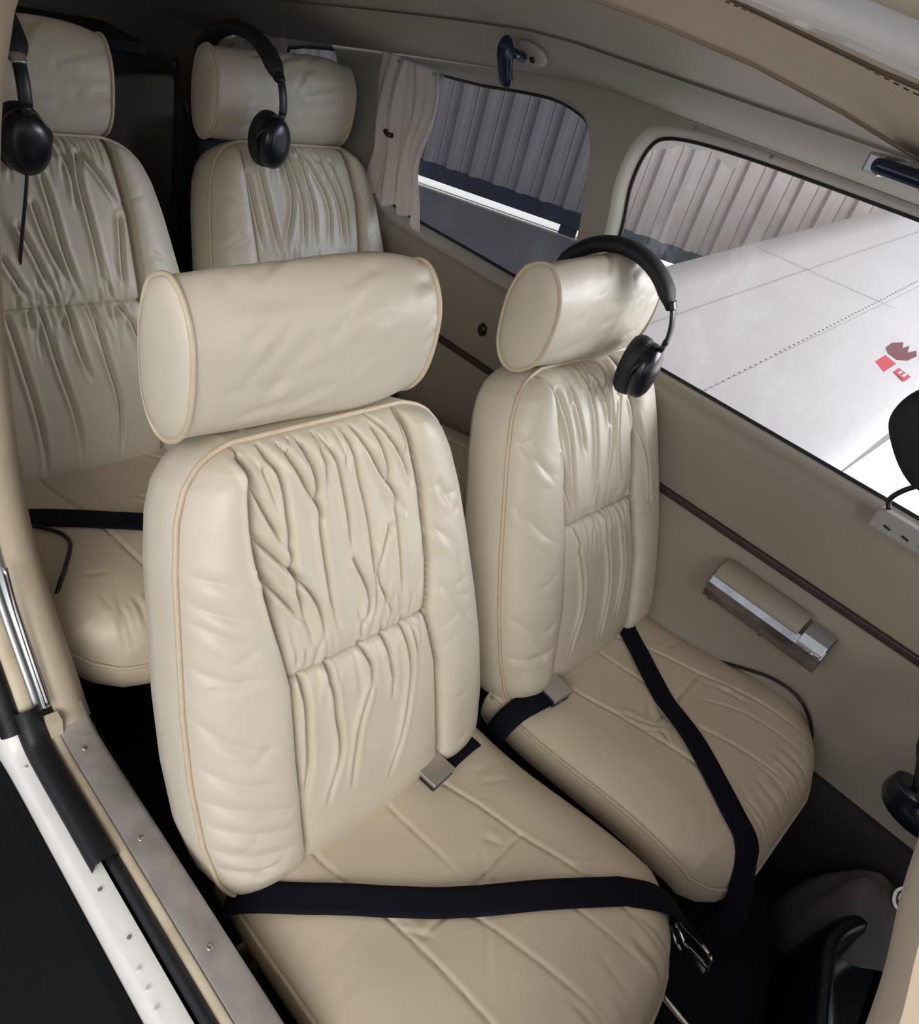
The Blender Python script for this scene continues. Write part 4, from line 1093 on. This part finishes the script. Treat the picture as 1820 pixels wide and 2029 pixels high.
# floor console and gaiter in the footwell
pc = [(.616, .60), (.640, .69), (.705, .800), (.76, .815), (.98, .77), (1.0, .40), (.95, .28), (.72, .27), (.672, .40), (.640, .50)]
O3 = outl(pc, 6)
con = empty('floor_console', (.66, .5, -.3), 'black moulded plastic console on the footwell floor at the lower right', 'console')
lo = np.array((.66, .5, -.3)); R4 = []
for z, o_ in ((-.299, .012), (-.16, .004), (-.135, .0), (-.122, -.006), (-.118, -.014), (-.120, -.026), (-.140, -.034), (-.20, -.046), (-.205, -.08)):
    R4.append([tuple(np.array((p[0], p[1], z)) - lo) for p in offset_poly(O3, o_)])
mesh('console_shell', *loft(R4), M['blackgloss'], con)
bt = []
for i, (z, s_) in enumerate(((-.30, 1.15), (-.24, 1.0), (-.20, .93), (-.16, .80), (-.13, .66), (-.10, .55), (-.075, .38), (-.07, .15))):
    bt.append([(.66 + .10 * s_ * math.cos(t) * (1 + .08 * math.sin(6 * t + i)), .90 * 0 + .735 + .085 * s_ * math.sin(t) * (1 + .10 * math.sin(5 * t + i * 1.3)) , z + .006 * math.sin(4 * t + i)) for t in np.linspace(0, 2 * math.pi, 49)[:-1]])
g = mesh('fabric_boot', *loft(bt), M['boot']); tag(g, 'crumpled grey fabric boot standing on the footwell floor behind the black console', 'fabric boot')
wr = spline([(.60 + .0, .60, .0)] * 1 + [(.60, .60, .0)], 1) if False else None
hook = mesh('wire_hook', *tube(spline([(0.431, -0.262, 0.833), (0.432, -0.262, 0.832), (0.433, -0.262, 0.83), (0.431, -0.262, 0.829), (0.43, -0.262, 0.831), (0.43, -0.262, 0.833), (0.431, -0.262, 0.835), (0.433, -0.262, 0.833)] + [(0.433, -0.262, 0.841), (0.431, -0.262, 0.84), (0.429, -0.262, 0.836), (0.428, -0.262, 0.832), (0.429, -0.262, 0.828), (0.431, -0.262, 0.825), (0.434, -0.262, 0.824), (0.438, -0.262, 0.824), (0.44, -0.262, 0.825)], 6), .0006, 8), M['whitewire'])
tag(hook, 'white metal wire curled into a small hook beside the front door post', 'wire hook')
mat_ = mesh('floor_mat', *merge(box(.42, 1.25, .28, .60, -.2995, -.290)), M['carpet'], smooth=False); bevel(mat_, .003)
tag(mat_, 'black carpet mat on the footwell floor between the seats and the console', 'floor mat')

fm2 = mesh('floor_mat', *merge(box(.40, 1.2, -.02, .255, -.2995, -.288)), M['carpet2'], smooth=False); bevel(fm2, .003)
tag(fm2, 'brown grey carpet mat on the footwell floor in front of the near seat', 'floor mat')
# ------------------------------------------------------------------ outside
M['wingseam'] = mat('wing_panel_gap', (0.40, 0.39, 0.40), 0.5)
def wing_z(y): return -.30 + .09 * (y - .87)
nyw = 40; af = [(0, -.055), (.006, -.035), (.02, -.018), (.06, -.004), (.14, .004), (.30, .006), (.50, .0), (.70, -.004), (.85, -.002), (1.0, 0.0), (1.0, -.012), (.7, -.10), (.4, -.16), (.15, -.15), (.03, -.10)]
R5 = []
for i in range(nyw + 1):
    y = .93 + (8.55 - .93) * i / nyw
    R5.append([(-.10 - 1.65 * a, y, wing_z(y) + b) for a, b in af])
wg = mesh('wing', *loft(R5), M['wing']); tag(wg, 'white aircraft wing seen through the front window, with a rivet line and red placards', 'wing')
bevel(wg, .001, 1, 80)
def on_wing(pts, th, name, material, z_off=.0045):
    a = [(x, y, wing_z(y) + z_off) for x, y in pts]; b_ = [(x, y, wing_z(y) + z_off + th) for x, y in pts]
    return mesh(name, *loft([a, b_]), material, wg, smooth=False)
on_wing([(-.43, 3.89), (-.43, 4.05), (-.35, 4.0), (-.35, 3.81)], .001, 'placard', M['red'])
p2 = on_wing([(-.32, 3.87), (-.32, 3.96), (-.24, 3.92), (-.24, 3.82)], .001, 'placard', M['red'])
on_wing([(-.300, 3.885), (-.300, 3.935), (-.290, 3.93), (-.290, 3.88)], .0012, 'placard_lettering', M['white'], .0056)
on_wing([(-.275, 3.870), (-.275, 3.925), (-.262, 3.92), (-.262, 3.865)], .0012, 'placard_lettering', M['white'], .0056)
on_wing([(-.47, 4.16), (-.475, 4.28), (-.44, 4.37), (-.41, 4.27), (-.40, 4.36), (-.37, 4.24), (-.35, 4.33), (-.32, 4.25), (-.33, 4.12), (-.37, 4.06), (-.43, 4.09)], .002, 'fuel_cap', M['maroon'])
VR, FR = [], []
for i in range(64):
    t = i / 63; x = -.745 - .06 * t; y = 2.1 + 3.6 * t
    v_, f_ = disc_dome((x, y, wing_z(y) + .003), (0, 0, 1), .008, .003, 8, 2); rv = mesh('rivet', v_, f_, M['rivet'], wg)
on_wing([(-.757, 1.0), (-.757, 8.4), (-.752, 8.4), (-.752, 1.0)], .001, 'panel_seam', M['wingseam'], .0035)
on_wing([(-1.3, 1.0), (-1.3, 8.4), (-1.294, 8.4), (-1.294, 1.0)], .001, 'panel_seam', M['wingseam'], .0015)
on_wing([(-.12, 4.9), (-1.72, 4.9), (-1.72, 4.906), (-.12, 4.906)], .001, 'panel_seam', M['wingseam'], .0035)

# near wing root with black walkway under the door
ww = mesh('wing_root_walkway', *box(-2.4, .55, -1.9, -.385, -.36, .045), M['walk'], smooth=False); bevel(ww, .02)
tag(ww, 'black gritty wing walkway below the white door sill skin', 'walkway')

gr = mesh('ground', *box(-40, 40, -30, 60, -1.25, -1.20), M['floor_out'], smooth=False); tag(gr, kind='structure')
# corrugated hangar wall: n.p = k
n2 = np.array((-.46425, .8857)); kk = 8.969; dr = np.array((.8857, .46425))
per_ = .31; prof_c = [(0, 0), (.035, .055), (.10, .055), (.135, 0), (.20, -.004), (.215, .010), (.23, -.004)]
V = []; F = []; t0 = -16.0; t1 = 2.3; pts_ = []
t = t0
while t < t1:
    for a, b_ in prof_c: pts_.append((t + a, b_))
    t += per_
for z in (-.92, 8.0):
    for s_, o_ in pts_:
        p = n2 * (kk - o_) + dr * s_; V.append((p[0], p[1], z))
np_ = len(pts_)
for i in range(np_ - 1): F.append((i, i + 1, np_ + i + 1, np_ + i))
hw_ = mesh('hangar_wall', V, F, M['sheet'], smooth=False); tag(hw_, kind='structure')
def along(s0, s1, o0, o1, z0, z1):
    V = []
    for s_ in (s0, s1):
        for o_ in (o0, o1):
            for z in (z0, z1):
                p = n2 * (kk - o_) + dr * s_; V.append((p[0], p[1], z))
    return V, [(0, 1, 3, 2), (4, 6, 7, 5), (0, 4, 5, 1), (2, 3, 7, 6), (0, 2, 6, 4), (1, 5, 7, 3)]
sk2 = mesh('hangar_wall_skirt', *along(t0, t1, -.05, .057, -1.085, -.90), M['skirt'], smooth=False); tag(sk2, kind='structure')
cb = mesh('hangar_kerb', *along(t0, t1, .05, .10, -1.20, -1.185), M['creampaint'], smooth=False); tag(cb, kind='structure')
for s_ in (-1.05,):
    bl = mesh('door_roller', *along(s_, s_ + .22, -.02, .05, -1.2, -1.10), M['skirt'], smooth=False); tag(bl, 'dark roller block in the bright gap under the hangar wall', 'roller')
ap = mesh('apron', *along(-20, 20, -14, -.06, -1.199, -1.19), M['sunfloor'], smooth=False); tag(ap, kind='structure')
ap2 = mesh('sun_patch_slab', *box(-.45, 14, 1.2, 12, -1.199, -1.192), M['sunfloor'], smooth=False); tag(ap2, kind='structure')  # added pale slab, its colour stands in for sunlight on the floor
hr_ = mesh('hangar_roof', *along(t0, 9, .0, 13.5, 5.2, 5.3), M['sheet'], smooth=False); tag(hr_, kind='structure')
